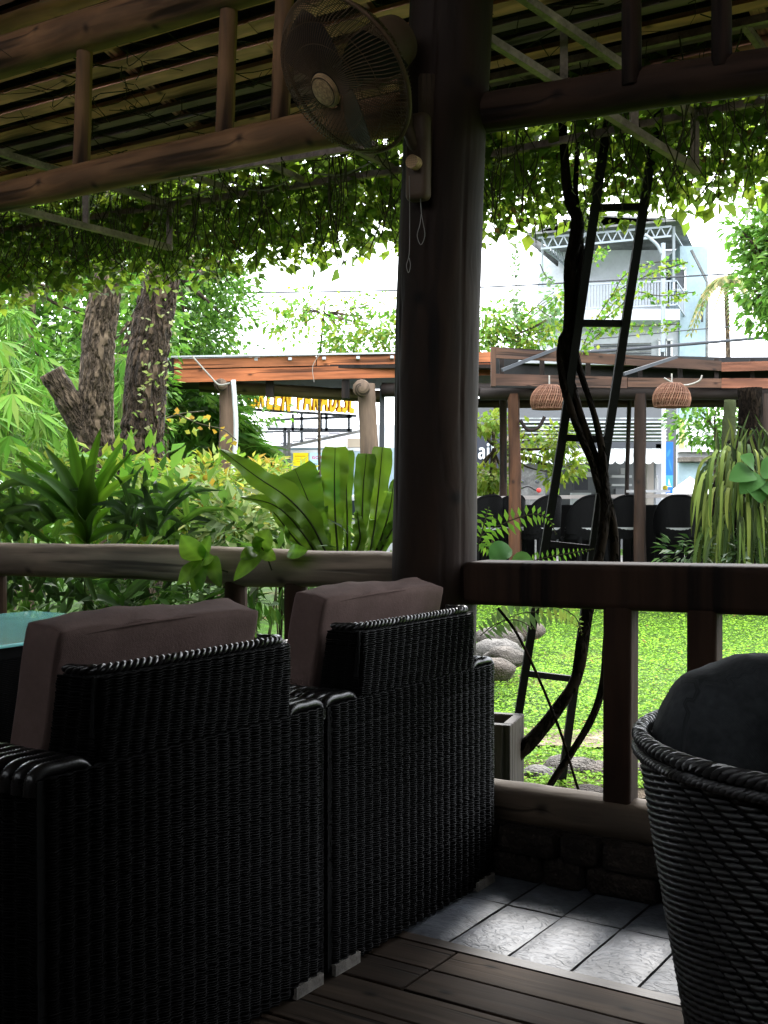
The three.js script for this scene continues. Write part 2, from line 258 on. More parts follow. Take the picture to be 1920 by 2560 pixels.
{
  const s0 = S0 - 0.2, s1 = 1.08, L = (s1 - s0) / Math.cos(SL);
  const roof = inWall(struct('roof', box(R1 - R0 + 0.4, 0.1, L).rotateX(-SL).translate((R0 + R1) / 2, ROOF((s0 + s1) / 2) + 0.1, -(s0 + s1) / 2), M.roofing, 'dark roof over the terrace with thin wooden battens'));
  const list = [[0.015, 0.09, M.slat], [0.14, 0.05, M.slat], [0.245, 0.05, M.slatB], [0.348, 0.06, M.slat], [0.4545, 0.06, M.slat], [0.561, 0.06, M.slatB], [0.645, 0.035, M.slatGrey], [0.72, 0.035, M.slatGrey], [0.81, 0.04, M.slatB], [0.9, 0.04, M.slatGrey], [0.99, 0.04, M.slatB]];
  for (let s = -0.1; s > -2.6; s -= 0.105) list.push([s, 0.05, rnd() < 0.5 ? M.slat : M.slatB]);
  list.forEach(([s, w, m], i) => {               // each batten a board of its own, a little bowed
    const p = []; for (let r = -5; r <= 3.2; r += 0.8) p.push(V(r, ROOF(s) + rr(-0.008, 0.008), -s + rr(-0.008, 0.008)));
    for (let q = 0; q < p.length - 1; q += 5) { const a = p[q], b = p[Math.min(q + 5, p.length - 1)]; const g = box(b.x - a.x - 0.006, 0.022, w), uv = g.attributes.uv, sh = i * 0.37; for (let t = 0; t < uv.count; t++) uv.setXY(t, uv.getY(t) * 0.5 + sh, uv.getX(t) + sh); part('batten', g.rotateX(-SL).rotateZ(Math.atan2(b.y - a.y, b.x - a.x)).translate((a.x + b.x) / 2, (a.y + b.y) / 2, (a.z + b.z) / 2), m, roof); }
  });
  for (const r of [-4.2, -3.0, -1.72, -0.55, 0.75, 2.1]) part('rafter', bar(V(r, ROOF(-3) + 0.034, 3), V(r, ROOF(1.04) + 0.034, -1.04), 0.05, 0.03), M.slat, roof);
}

// ---------------------------------------------------------------- log frame of the terrace
{
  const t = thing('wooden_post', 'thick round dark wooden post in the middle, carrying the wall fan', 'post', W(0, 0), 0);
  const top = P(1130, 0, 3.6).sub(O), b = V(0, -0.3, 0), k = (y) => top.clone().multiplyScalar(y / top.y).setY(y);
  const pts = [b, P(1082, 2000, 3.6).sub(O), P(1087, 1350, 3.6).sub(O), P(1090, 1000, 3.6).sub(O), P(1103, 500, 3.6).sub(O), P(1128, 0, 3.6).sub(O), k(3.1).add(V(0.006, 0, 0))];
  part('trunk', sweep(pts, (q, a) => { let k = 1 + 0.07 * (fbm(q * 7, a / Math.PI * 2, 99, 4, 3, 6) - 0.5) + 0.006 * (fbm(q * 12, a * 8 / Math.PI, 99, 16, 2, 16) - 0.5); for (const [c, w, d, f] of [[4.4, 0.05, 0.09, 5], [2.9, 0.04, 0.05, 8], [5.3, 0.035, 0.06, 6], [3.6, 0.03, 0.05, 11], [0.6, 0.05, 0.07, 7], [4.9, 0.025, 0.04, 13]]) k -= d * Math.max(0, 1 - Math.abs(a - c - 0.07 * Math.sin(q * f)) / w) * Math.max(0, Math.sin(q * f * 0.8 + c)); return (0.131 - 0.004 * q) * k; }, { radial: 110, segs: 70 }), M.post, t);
}
function log(p, r0, r1, sd, radial = 18, bump = 0.05, segs = 36) { return sweep(p, logRad(r0, r1, sd, bump), { radial, segs }); }
const BEAMC = 'log beams under the terrace roof';
{
  const L = thing('roof_truss', 'paired brown log beams with short struts, running left from the post', 'beam', O, ANG);
  part('lower_beam', log([V(-6, 2.32, 0), V(-2.2, 2.312, 0.01), V(-0.9, 2.318, 0), V(-0.08, 2.31, 0)], 0.056, 0.064, 11), M.beam, L);
  part('upper_beam', log([V(-6, 2.86, 0), V(-2.2, 2.876, 0), V(-0.9, 2.866, 0.01), V(-0.08, 2.87, 0)], 0.078, 0.078, 13), M.beam, L);
  for (const u of [208, 567, 706]) { const r = rOf(PW(u, 300, 0)); part('strut', log([V(r - 0.012, 2.34, 0), V(r + 0.012, 2.84, 0)], 0.034, 0.031, u, 12, 0.04, 8), M.beam, L); }
  const Rt = thing('roof_truss', 'dark brown log beam with two struts, running right from the post', 'beam', O, ANG);
  part('lower_beam', log([V(0.08, 2.285, -0.07), V(0.5, 2.262, -0.05), V(1.0, 2.228, -0.03), V(3.5, 2.1, -0.03)], 0.061, 0.056, 17), M.darkRail, Rt);
  part('upper_beam', log([V(0.08, 2.87, 0), V(3.5, 2.87, 0)], 0.078, 0.078, 19), M.beam, Rt);
  for (const u of [1580, 1805]) { const r = rOf(PW(u, 90, 0)); part('strut', log([V(r, 2.25, 0), V(r - 0.006, 2.84, 0)], 0.028, 0.027, u, 12, 0.04, 8), M.darkRail, Rt); }
}
{
  const L = thing('log_railing', 'weathered grey log railing in front of the garden plants', 'railing', O, ANG);
  const rl = (u, v) => { const p = PW(u, v, 0); return V(rOf(p), p.y, 0); };
  part('top_rail', log([V(-5, 0.86, 0), rl(0, 1397), rl(330, 1404), rl(700, 1420), rl(960, 1424), V(-0.05, 0.875, 0)], 0.068, 0.06, 23, 26, 0.09, 60), M.rail, L);
  for (const u of [-8, 590, 740, 860]) { const r = rOf(PW(u, 1600, 0)); part('baluster', log([V(r, -0.05, 0), V(r, 0.85, 0)], 0.045, 0.04, u + 50, 14, 0.05, 10), M.darkRail, L); }
  part('bottom_rail', log([V(-5, 0.2, 0), V(-2, 0.21, 0), V(-0.08, 0.2, 0)], 0.062, 0.062, 29), M.rail, L);
  const Q = thing('log_railing', 'dark flat-topped wooden railing with square-cut balusters on the right', 'railing', O, ANG);
  const g = box(3.2, 0.13, 0.15, 0, 0, 0, null, 0.022), p = g.attributes.position;
  for (let i = 0; i < p.count; i++) p.setY(i, p.getY(i) + 0.006 * (fbm(p.getX(i) * 3 + 9, p.getZ(i) * 4, 99, 99, 3, 8) - 0.5));
  const lo = rl(1210, 1402), hi = rl(1900, 1413);
  part('top_rail', g.rotateZ(Math.atan2(hi.y - lo.y, hi.x - lo.x)).translate(1.72, lo.y - 0.066 + (1.72 - lo.x) * (hi.y - lo.y) / (hi.x - lo.x), -0.035), M.darkRail, Q);
  for (const [u, w] of [[1552, 0.084], [1762, 0.082], [2120, 0.08]]) { const r = rOf(PW(u, 1600, 0)); const b = box(w, 0.75, 0.07, r, 0.47, 0, null, 0.012); part('baluster', b, M.darkRail, Q); }
  const bl = (u, v) => { const q = PW(u, v, 0); return V(rOf(q), q.y, 0); };
  const b0 = bl(1250, 1948), b1 = bl(1520, 1988);
  part('bottom_rail', log([V(0.06, b0.y - 0.06, 0), V(b0.x, b0.y - 0.066, 0), V(b1.x, b1.y - 0.066, 0), V(1.6, b1.y - 0.07, 0), V(3.4, 0.19, 0)], 0.066, 0.066, 37, 18, 0.08), M.bottomRail, Q);
}
{ // welded steel trellis beyond the eave
  const t = thing('steel_trellis', 'pale grey welded steel trellis hung under the eave, carrying the vines', 'trellis');
  const b = (a, c, w = 0.026) => part('bar', bar(a, c, w), M.steel, t);
  const rl = rOf(PW(424, 510, 1.0)), r2 = rOf(PW(1737, 288, 1.0));
  b(PR(-120, 345, rl), PR(424, 512, rl)); b(PR(-60, 496, rl), PR(424, 619, rl)); b(PR(424, 505, rl), PR(424, 625, rl)); b(PR(215, 470, rl), PR(215, 560, rl));
  b(PW(1270, -32, 0.1), PW(1737, 289, 1.0)); b(PW(1215, 93, 0.12), PW(1746, 428, 1.0)); b(PR(1737, 282, r2), PR(1737, 430, r2)); b(PW(1410, 66, 0.4), PW(1410, 204, 0.47)); b(PW(1585, 196, 0.72), PW(1585, 325, 0.75));
  b(PW(-60, 519, 0.7), PW(941, 361, 0.7)); b(PW(-300, 625, 1.0), PW(1001, 424, 1.0));
  b(PW(1150, 212, 0.7), PW(2100, 5, 0.7)); b(PW(1150, 402, 1.0), PW(2100, 214, 1.0));
  for (const [a, c, e, f] of [[487, 441, 583, 477], [670, 411, 769, 454], [882, 371, 981, 418], [1860, 61, 1990, 236]]) b(PW(a, c, 0.7), PW(e, f, 1.0), 0.022);
  for (const [i, l] of [[0, [[575, 455], [640, 476], [700, 462], [735, 440]]], [1, [[780, 433], [840, 438], [890, 425], [935, 402]]], [2, [[410, 498], [470, 490], [540, 470]]]]) {
    const c = tag(thing('loose_cable', ['pale loose cable sagging between the trellis cross bars', 'pale loose cable sagging beside the trellis bar nearest the post', 'short pale cable end lying on the left of the trellis'][i], 'cable'), ['pale loose cable sagging between the trellis cross bars', 'pale loose cable sagging beside the trellis bar nearest the post', 'short pale cable end lying on the left of the trellis'][i], 'cable');
    part('cable', sweep(l.map(([u, v]) => PW(u, v, 0.86)), 0.004, { radial: 5, segs: 16 }), M.cable, c);
  }
}

// ---------------------------------------------------------------- wall fan on the post
{
  const c = P(863, 191, 3.36), n = V(-0.62, -0.62, 0.48).normalize(), t = thing('wall_fan', 'dusty brown caged wall fan tilted on the post', 'fan', P(1055, 330, 3.5), 0);
  const q = new THREE.Quaternion().setFromUnitVectors(V(0, 0, 1), n), off = c.clone().sub(t.position), put = (g) => g.applyQuaternion(q).translate(off.x, off.y, off.z);
  const cage = std([0.14, 0.08, 0.042], { roughness: 0.5, metalness: 0.3 }), blade = std([0.03, 0.02, 0.014], { roughness: 0.6 }), cap = std([0.85, 0.55, 0.28], { roughness: 0.6, map: withRep(mottleC, 6, 6) });
  const RAD = 0.234;
  part('guard_ring', put(new THREE.TorusGeometry(RAD, 0.0065, 8, 72)), cage, t);
  const wires = (dep, dir) => { const l = []; for (let i = 0; i < 110; i++) { const a = i / 110 * 6.2832, tw = dir * 0.35, w = []; for (let k = 0; k <= 6; k++) { const f = k / 6, rad = 0.055 + (RAD - 0.055) * f, z = dep * Math.sqrt(Math.max(0, 1 - (f * f))) + 0.002, an = a + tw * (1 - f); w.push(V(Math.cos(an) * rad, Math.sin(an) * rad, z)); } l.push(sweep(w, 0.0014, { radial: 4, segs: 6, caps: false, smooth: false })); }
    for (const f of [0.42, 0.72]) l.push(new THREE.TorusGeometry(0.055 + (RAD - 0.055) * f, 0.0015, 4, 48).translate(0, 0, dep * Math.sqrt(1 - f * f) + 0.002)); return l; };
  const fg = part('front_guard', put(merge(wires(0.085, 1))), cage, t); fg.userData.kind = 'stuff';
  const bg = part('rear_guard', put(merge(wires(-0.09, -1))), cage, t); bg.userData.kind = 'stuff';
  part('badge', put(new THREE.LatheGeometry([[0, 0.016], [0.03, 0.014], [0.047, 0.008], [0.05, 0.003], [0.0505, 0]].map(([x, y]) => new THREE.Vector2(x, y)), 40).rotateX(Math.PI / 2).translate(0, 0, 0.088)), cap, t);
  part('badge_ring', put(new THREE.TorusGeometry(0.042, 0.0012, 5, 40).translate(0, 0, 0.1)), blade, t);
  for (let k = 0; k < 3; k++) {
    const s = new THREE.Shape(); s.moveTo(0.02, -0.02); s.quadraticCurveTo(0.12, -0.1, 0.205, -0.085); s.quadraticCurveTo(0.235, -0.01, 0.2, 0.06); s.quadraticCurveTo(0.1, 0.075, 0.02, 0.02);
    const g = new THREE.ExtrudeGeometry(s, { depth: 0.002, bevelEnabled: false, steps: 1 }); const p = g.attributes.position; for (let i = 0; i < p.count; i++) p.setZ(i, p.getZ(i) + p.getY(i) * 0.42); g.computeVertexNormals();
    part('blade', put(g.rotateZ(k * 2.094 + 0.5)), blade, t);
  }
  part('hub', put(new THREE.CylinderGeometry(0.04, 0.045, 0.06, 24).rotateX(Math.PI / 2).translate(0, 0, 0.0)), blade, t);
  part('motor_housing', put(new THREE.LatheGeometry([[0, -0.27], [0.05, -0.265], [0.075, -0.245], [0.085, -0.2], [0.085, -0.12], [0.075, -0.1], [0, -0.095]].map(([x, y]) => new THREE.Vector2(x, y)), 32).rotateX(Math.PI / 2)), cap2(), t);
  function cap2() { return std([0.11, 0.068, 0.038], { roughness: 0.55 }); }
  const mount = P(1046, 390, 3.46).sub(t.position), neck = off.clone().addScaledVector(n, -0.19);
  part('arm', sweep([neck, neck.clone().add(V(0.05, -0.08, -0.02)), P(1022, 330, 3.44).sub(t.position), mount], 0.018, { radial: 10, segs: 16 }), cap2(), t);
  const base = part('wall_bracket', new RoundedBoxGeometry(0.075, 0.26, 0.05, 3, 0.02).rotateY(-0.5).translate(mount.x + 0.0, mount.y - 0.005, mount.z + 0.0), cap2(), t);
  part('knob', new THREE.CylinderGeometry(0.02, 0.02, 0.07, 20).rotateX(Math.PI / 2).rotateY(-0.5).translate(mount.x - 0.005, mount.y - 0.03, mount.z + 0.02), cap, base);
  part('mounting_board', new RoundedBoxGeometry(0.05, 0.36, 0.03, 2, 0.008).rotateY(0.1).translate(P(1068, 340, 3.47).x - t.position.x, P(1068, 330, 3.47).y - t.position.y, 3.47 - 3.5 + 0.035), wood([0.16, 0.1, 0.06], 3, 1), t);
  for (const [l, q2] of [[[[1023, 440], [1024, 560], [1022, 640], [1016, 665], [1021, 682], [1026, 665], [1023, 645]], 'a'], [[[1050, 440], [1053, 530], [1058, 560], [1062, 590], [1052, 612], [1043, 590], [1050, 560], [1053, 535]], 'b']])
    part('pull_cord', sweep(l.map(([u, v]) => P(u, v, 3.44).sub(t.position)), 0.0012, { radial: 5, segs: 28 }), std([0.3, 0.28, 0.25]), t);
}

// ---------------------------------------------------------------- wicker furniture
// seating frame: w runs along the sofa backs, q from the back towards the seat front
const SA = V(-0.582, 0, -1.94), aw = as.clone(), aq = ar.clone().negate();
const S = (w, q, y = 0) => SA.clone().addScaledVector(aw, w).addScaledVector(aq, q).setY(y);
const CW = 0.826, CD = 0.8, ARM = 0.127, HA = 0.632, HB = 0.785;
function strandGeo(path, y, ph, amp, step, rad, segPer = 3, jit = 0) { // a cane woven out and in along a path of [x, z, nx, nz, l]
  const L = path.len, n = Math.round(L / step * segPer), pos = [], idx = [], nor = [], RN = 4;
  for (let i = 0; i <= n; i++) {
    const l = L * i / n, p = path.at(l), jt = jit ? fbm(l * 9, jit * 3.3, 999, 999, 3, 77) - 0.5 : 0, o = amp * Math.sin(Math.PI * (l / step + ph)) + jt * 0.0022;
    for (let k = 0; k < RN; k++) { const a = k / RN * 6.2832 + 0.4, ca = Math.cos(a), sa = Math.sin(a); pos.push(p[0] + p[2] * (o + ca * rad), y + jt * 0.0018 + sa * rad * 1.08, p[1] + p[3] * (o + ca * rad)); nor.push(p[2] * ca, sa, p[3] * ca); }
  }
  for (let i = 0; i < n; i++) for (let k = 0; k < RN; k++) { const a = i * RN + k, b = i * RN + (k + 1) % RN; idx.push(a, a + RN, b, b, a + RN, b + RN); }
  const g = new THREE.BufferGeometry(); g.setAttribute('position', new THREE.Float32BufferAttribute(pos, 3)); g.setAttribute('normal', new THREE.Float32BufferAttribute(nor, 3)); g.setIndex(idx); g.setAttribute('uv', new THREE.Float32BufferAttribute(new Float32Array(pos.length / 3 * 2), 2)); return g;
}
function roundedU(w, d, rad, x0 = 0) {            // open path: left side front, round the back, right side front; back at z = 0, front towards -z
  const segs = [['l', x0, -d, x0, -rad, -1, 0], ['c', x0 + rad, -rad, Math.PI, Math.PI / 2], ['l', x0 + rad, 0, x0 + w - rad, 0, 0, 1], ['c', x0 + w - rad, -rad, Math.PI / 2, 0], ['l', x0 + w, -rad, x0 + w, -d, 1, 0]];
  const lens = segs.map((s) => s[0] === 'l' ? Math.hypot(s[3] - s[1], s[4] - s[2]) : rad * Math.PI / 2), len = lens.reduce((a, b) => a + b);
  return { len, at(l) { let i = 0; while (i < 4 && l > lens[i]) { l -= lens[i]; i++; } const s = segs[i], f = Math.min(1, l / lens[i]); if (s[0] === 'l') return [s[1] + (s[3] - s[1]) * f, s[2] + (s[4] - s[2]) * f, s[5], s[6]]; const a = s[3] + (s[4] - s[3]) * f; return [s[1] + rad * Math.cos(a), s[2] + rad * Math.sin(a), Math.cos(a), Math.sin(a)]; } };
}
function braid(pts, R, r, pitch, strands = 3) {   // twisted edge cane
  const c = new THREE.CatmullRomCurve3(pts, false, 'catmullrom', 0.2), L = c.getLength(), n = Math.max(20, Math.round(L / pitch * 10)), out = [];
  for (let s = 0; s < strands; s++) {
    const p = []; for (let i = 0; i <= n; i++) { const t = i / n, q = c.getPointAt(t), T = c.getTangentAt(t), S1 = T.clone().cross(V(0, 1, 0)).normalize(), U = S1.clone().cross(T), a = t * L / pitch * 6.2832 + s * 6.2832 / strands; p.push(q.addScaledVector(S1, Math.cos(a) * R).addScaledVector(U, Math.sin(a) * R * 0.8)); }
    out.push(sweep(p, r, { radial: 6, segs: n, smooth: false }));
  }
  return merge(out);
}
function cushionGeo(w, h, d, sd, puff = 0.02) {   // stuffed box with soft seams, resting on y = 0
  const g = softBox(w, h, d, Math.min(d, h) * 0.09, 44, 26, 12), p = g.attributes.position;
  for (let i = 0; i < p.count; i++) {
    const x = p.getX(i) / w * 2, y = p.getY(i) / h * 2, z = p.getZ(i) / d * 2, k = (1 - x * x) * (1 - y * y);
    const wr = 0.012 * (fbm(x * 1.6 + sd, y * 1.4 + 3, 99, 99, 2, 5) - 0.5);
    p.setZ(i, p.getZ(i) + Math.sign(z) * (puff * k) + wr * Math.abs(z));
    p.setY(i, p.getY(i) + (y > 0.5 ? 0.009 * (1 - x * x) * (1 - 0.5 * z * z) + 0.018 * (fbm(x * 2.6 + sd + z * 0.9, z * 0.5 + 8, 99, 99, 2, 2) - 0.5) : 0));
  }
  return metric(mergeNormals(g)).translate(0, h / 2, 0);
}
function mergeNormals(g) { g = g.clone(); g.deleteAttribute('normal'); g.deleteAttribute('uv'); const q = g.toNonIndexed ? (g.index ? g.toNonIndexed() : g) : g; const m = new Map(), p = q.attributes.position, N = new Float32Array(p.count * 3), A = V(0, 0, 0), B = V(0, 0, 0), D = V(0, 0, 0), key = (i) => `${Math.round(p.getX(i) * 2e4)},${Math.round(p.getY(i) * 2e4)},${Math.round(p.getZ(i) * 2e4)}`;
  for (let i = 0; i < p.count; i += 3) { A.fromBufferAttribute(p, i); B.fromBufferAttribute(p, i + 1).sub(A); D.fromBufferAttribute(p, i + 2).sub(A); B.cross(D); for (let k = 0; k < 3; k++) { const s = key(i + k), v = m.get(s) ?? m.set(s, [0, 0, 0]).get(s); v[0] += B.x; v[1] += B.y; v[2] += B.z; } }
  for (let i = 0; i < p.count; i++) { const v = m.get(key(i)), l = Math.hypot(...v) || 1; N[3 * i] = v[0] / l; N[3 * i + 1] = v[1] / l; N[3 * i + 2] = v[2] / l; }
  q.setAttribute('normal', new THREE.BufferAttribute(N, 3)); return q; }
function armchair(label, group) {                 // local x along the back, back face at z = 0 facing +z, seat front at z = -CD
  const t = thing('wicker_armchair', label, 'armchair', V(0, 0, 0), 0, group);
  const e = 0.0035;
  part('body', [box(ARM - 2 * e, HA - 0.02, CD - 2 * e, ARM / 2, HA / 2, -CD / 2), box(ARM - 2 * e, HA - 0.02, CD - 2 * e, CW - ARM / 2, HA / 2, -CD / 2), box(CW - 2 * ARM + 4 * e, HA - 0.02, 0.1, CW / 2, HA / 2, -0.05 - e), box(CW - 2 * ARM + 2 * e, 0.3, CD - 0.15, CW / 2, 0.16, -CD / 2 - 0.04),
    box(CW - 2 * ARM - 2 * e, HB - HA + 0.02, 0.08, CW / 2, (HB + HA) / 2 - 0.012, -0.0435)], M.wickerCore, t);
  const U = roundedU(CW, CD, 0.03), even = [0, 1, 2, 3, 4, 5, 6].map((k) => strandGeo(U, 0, k * 0.035, 0.0044 + 0.0002 * (k % 4), 0.017, 0.0027 + 0.0001 * (k % 3), 2.5, k + 1));
  const rows = Math.floor((HA - 0.012) / 0.00505);
  for (let i = 0; i < rows; i++) { const m = part('strand', even[Math.floor(rnd() * 7)], M.wicker, t); m.position.set(rr(-0.0008, 0.0008), 0.012 + i * 0.00505 + rr(-0.0006, 0.0006), rr(-0.0008, 0.0008)); m.rotation.z = rr(-0.0012, 0.0012); }
  const n2 = Math.floor((HB - HA) / 0.00505);
  for (let i = 0; i < n2; i++) { const y = HA + i * 0.00505, f = i / n2, B = roundedU(CW - 2 * ARM, 0.115 - 0.025 * f, 0.022, ARM); part('strand', strandGeo(B, y + rr(-0.0006, 0.0006), rr(0, 0.2), rr(0.0042, 0.005), 0.017, rr(0.0026, 0.003), 2.5, i + 20), M.wicker, t); }
  part('braided_rim', braid([V(ARM + 0.012, HB + 0.004, -0.085), V(ARM + 0.014, HB + 0.006, -0.03), V(ARM + 0.05, HB + 0.007, -0.012), V(CW / 2, HB + 0.006, -0.011), V(CW - ARM - 0.05, HB + 0.007, -0.012), V(CW - ARM - 0.014, HB + 0.006, -0.03), V(CW - ARM - 0.012, HB + 0.004, -0.085)], 0.0068, 0.0058, 0.05), M.wickerRim, t);
  const rib = sweep([V(0, -0.03, 0), V(0.004, -0.004, 0), V(0.022, 0.008, 0), V(ARM / 2, 0.009, 0), V(ARM - 0.022, 0.008, 0), V(ARM - 0.004, -0.004, 0), V(ARM, -0.03, 0)], (f) => 0.0125 + 0.0011 * Math.sin(f * 210), { radial: 7, segs: 70, caps: false });
  for (const x of [0, CW - ARM]) for (let q = 0.115; q < CD; q += 0.031) { const m = part('arm_rib', rib, M.wickerRim, t); m.position.set(x, HA - 0.006 + rr(-0.001, 0.001), -q); }
  for (const x of [0.0, CW - ARM]) for (let q = 0.018; q < 0.11; q += 0.031) { const m = part('arm_rib', rib, M.wickerRim, t); m.position.set(x, HA - 0.006, -q); }
  const cu = part('back_cushion', cushionGeo(0.58, 0.44, 0.098, rr(0, 9), 0.014).rotateX(0.22).translate(CW / 2 + 0.034, 0.43, -0.262), M.cushion, t);
  part('piping', sweep([V(-0.28, 0.432, 0.043), V(-0.1, 0.443, 0.046), V(0.1, 0.444, 0.046), V(0.28, 0.432, 0.043)], 0.0028, { radial: 6, segs: 24 }).rotateX(0.22).translate(CW / 2 + 0.034, 0.427, -0.262), M.cushion, cu);
  part('seat_cushion', cushionGeo(0.57, 0.13, 0.6, rr(0, 9), 0).translate(CW / 2, 0.3, -0.47), M.cushion, t);
  const pad = std([0.6, 0.58, 0.55], { map: withRep(mottleC, 8, 8) });
  for (const x of [0.07, CW - 0.07]) part('foot_pad', box(0.1, 0.026, 0.012, x, 0.013, 0.002), pad, t);
  return t;
}
const chairs = [];
{
  const A = armchair('near black wicker armchair seen from behind, with brown back cushion, at bottom left', 'wicker armchairs around the glass table');
  A.position.copy(S(0, 0)); A.rotation.y = Math.atan2(-aw.z, aw.x);
  const B = A.clone(); B.name = numbered('wicker_armchair'); scene.add(B); B.position.copy(S(CW + 0.008, 0)); B.userData = { ...A.userData, label: 'second black wicker armchair from behind, its brown cushion in front of the thick post' };
  const D = A.clone(); D.name = numbered('wicker_armchair'); scene.add(D); D.position.copy(S(1.64, 2.1 + CD)); D.rotation.y += Math.PI; D.userData = { ...A.userData, label: 'wicker armchair across the glass table, only its arm top showing at the left edge' };

}
{ // glass-topped table
  const t = thing('glass_table', 'wicker table with a pale green glass top at the left edge', 'table', S(0.83, 1.36), Math.atan2(-aw.z, aw.x));
  const glass = new THREE.MeshPhysicalMaterial({ color: C(0.32, 0.9, 0.86), roughness: 0.2, clearcoat: 1, clearcoatRoughness: 0.05 });
  part('glass_top', new RoundedBoxGeometry(1.2, 0.01, 0.7, 2, 0.003).translate(0, 0.7, 0), glass, t);
  part('table_top', box(1.14, 0.03, 0.64, 0, 0.676, 0), M.wickerCore, t);
  part('frame', [box(1.1, 0.1, 0.02, 0, 0.61, 0.3), box(1.1, 0.1, 0.02, 0, 0.61, -0.3), box(0.02, 0.1, 0.58, 0.54, 0.61, 0), box(0.02, 0.1, 0.58, -0.54, 0.61, 0)], M.wickerCore, t);
  const st = strandGeo({ len: 1.12, at: (l) => [l - 0.56, 0.315, 0, 1] }, 0, 0, 0.0026, 0.034, 0.0029);
  for (let i = 0; i < 122; i++) { const m = part('strand', st, M.wicker, t); m.position.set(i % 2 * 0.034, 0.05 + i * 0.0051, 0); if (i % 2) m.position.x = 0.004; }
  const topS = strandGeo({ len: 1.12, at: (l) => [l - 0.56, 0, 0, 1] }, 0, 0, 0.0026, 0.034, 0.0045);
  for (let i = 0; i < 42; i++) { const m = part('strand', topS, M.wicker, t); m.rotation.x = -Math.PI / 2; m.position.set(i % 2 * 0.006, 0.692, -0.31 + i * 0.015); }
  for (const x of [-0.5, 0.5]) for (const z of [-0.27, 0.27]) part('leg', box(0.06, 0.66, 0.06, x, 0.33, z), M.wickerCore, t);
}
{ // round tub chair, foreground right
  const c = V(0.748, 0, -1.75), t = thing('wicker_tub_chair', 'round black wicker tub chair in the foreground at the lower right', 'armchair', c, 0);
  const top = 0.722, rad = (y) => 0.215 + 0.135 * Math.pow(Math.max(0, y) / top, 0.85), g0 = 0.75, g1 = 6.2832 - 0.35;  // opening faces away to the right
  const arc = (R) => ({ len: R * (g1 - g0), at: (l) => { const a = g0 + l / R; return [R * Math.cos(a), R * Math.sin(a) * -1, Math.cos(a), -Math.sin(a)]; } });
  const wk = std([0.05, 0.049, 0.049], { roughness: 0.4, specularIntensity: 1 });
  for (let i = 0; i < 90; i++) { const y = 0.01 + i * 0.0079, R = rad(y); part('strand', strandGeo(arc(R), y, i * 0.42, 0.006, 0.024 * R / 0.33, 0.0043, 4), wk, t); }
  const core = new THREE.LatheGeometry(Array.from({ length: 14 }, (_, k) => new THREE.Vector2(rad(top * k / 13) - 0.001, top * k / 13 - top / 2)), 72, Math.PI / 2 + 0.35, g1 - g0); part('body', core.translate(0, top / 2, 0), M.wickerCore, t);
  const rim = (R, y, br, sr, pitch) => { const p = []; for (let a = g0; a <= g1 + 0.001; a += (g1 - g0) / 40) p.push(V(R * Math.cos(a), y, -R * Math.sin(a))); return braid(p, br, sr, pitch, 4); };
  part('braided_rim', rim(rad(top) + 0.002, top + 0.008, 0.0082, 0.006, 0.055), wk, t);
  part('braided_band', rim(rad(top) + 0.006, top - 0.012, 0.005, 0.0055, 0.04), wk, t);
  part('seat_cushion', new THREE.SphereGeometry(0.26, 32, 16).scale(1, 0.28, 1).translate(0, 0.4, 0), M.pillow, t);
  const p = thing('round_pillow', 'plump round black fabric pillow resting in the tub chair', 'pillow', c.clone().add(V(-0.008, 0.42, -0.055)), 0);
  const s = new THREE.SphereGeometry(1, 72, 48), q = s.attributes.position;
  for (let i = 0; i < q.count; i++) {
    let x = q.getX(i), y = q.getY(i), z = q.getZ(i); const e = (v, k) => Math.sign(v) * Math.pow(Math.abs(v), k); const rad2 = Math.hypot(x, y), an = Math.atan2(y, x);
    const wr = 0.028 * (fbm(an * 4 + 40, rad2 * 2 + z, 99, 99, 3, 44) - 0.5) * Math.min(1, rad2 * 1.3), cr = 0.035 * Math.max(0, 1 - Math.abs(rad2 * 3.2 - 0.6)) * (z > 0 ? 1 : 0);
    q.setXYZ(i, e(x, 0.56) * 0.325 + wr * x, e(y, 0.58) * 0.222 + wr * y, e(z, 0.8) * 0.13 + wr * z - cr);
  }
  const G = mergeNormals(s); part('cover', metric(G).rotateX(-0.12).rotateZ(-0.05).rotateY(-0.08).translate(0.01, 0.215, 0), M.pillow, p);
}

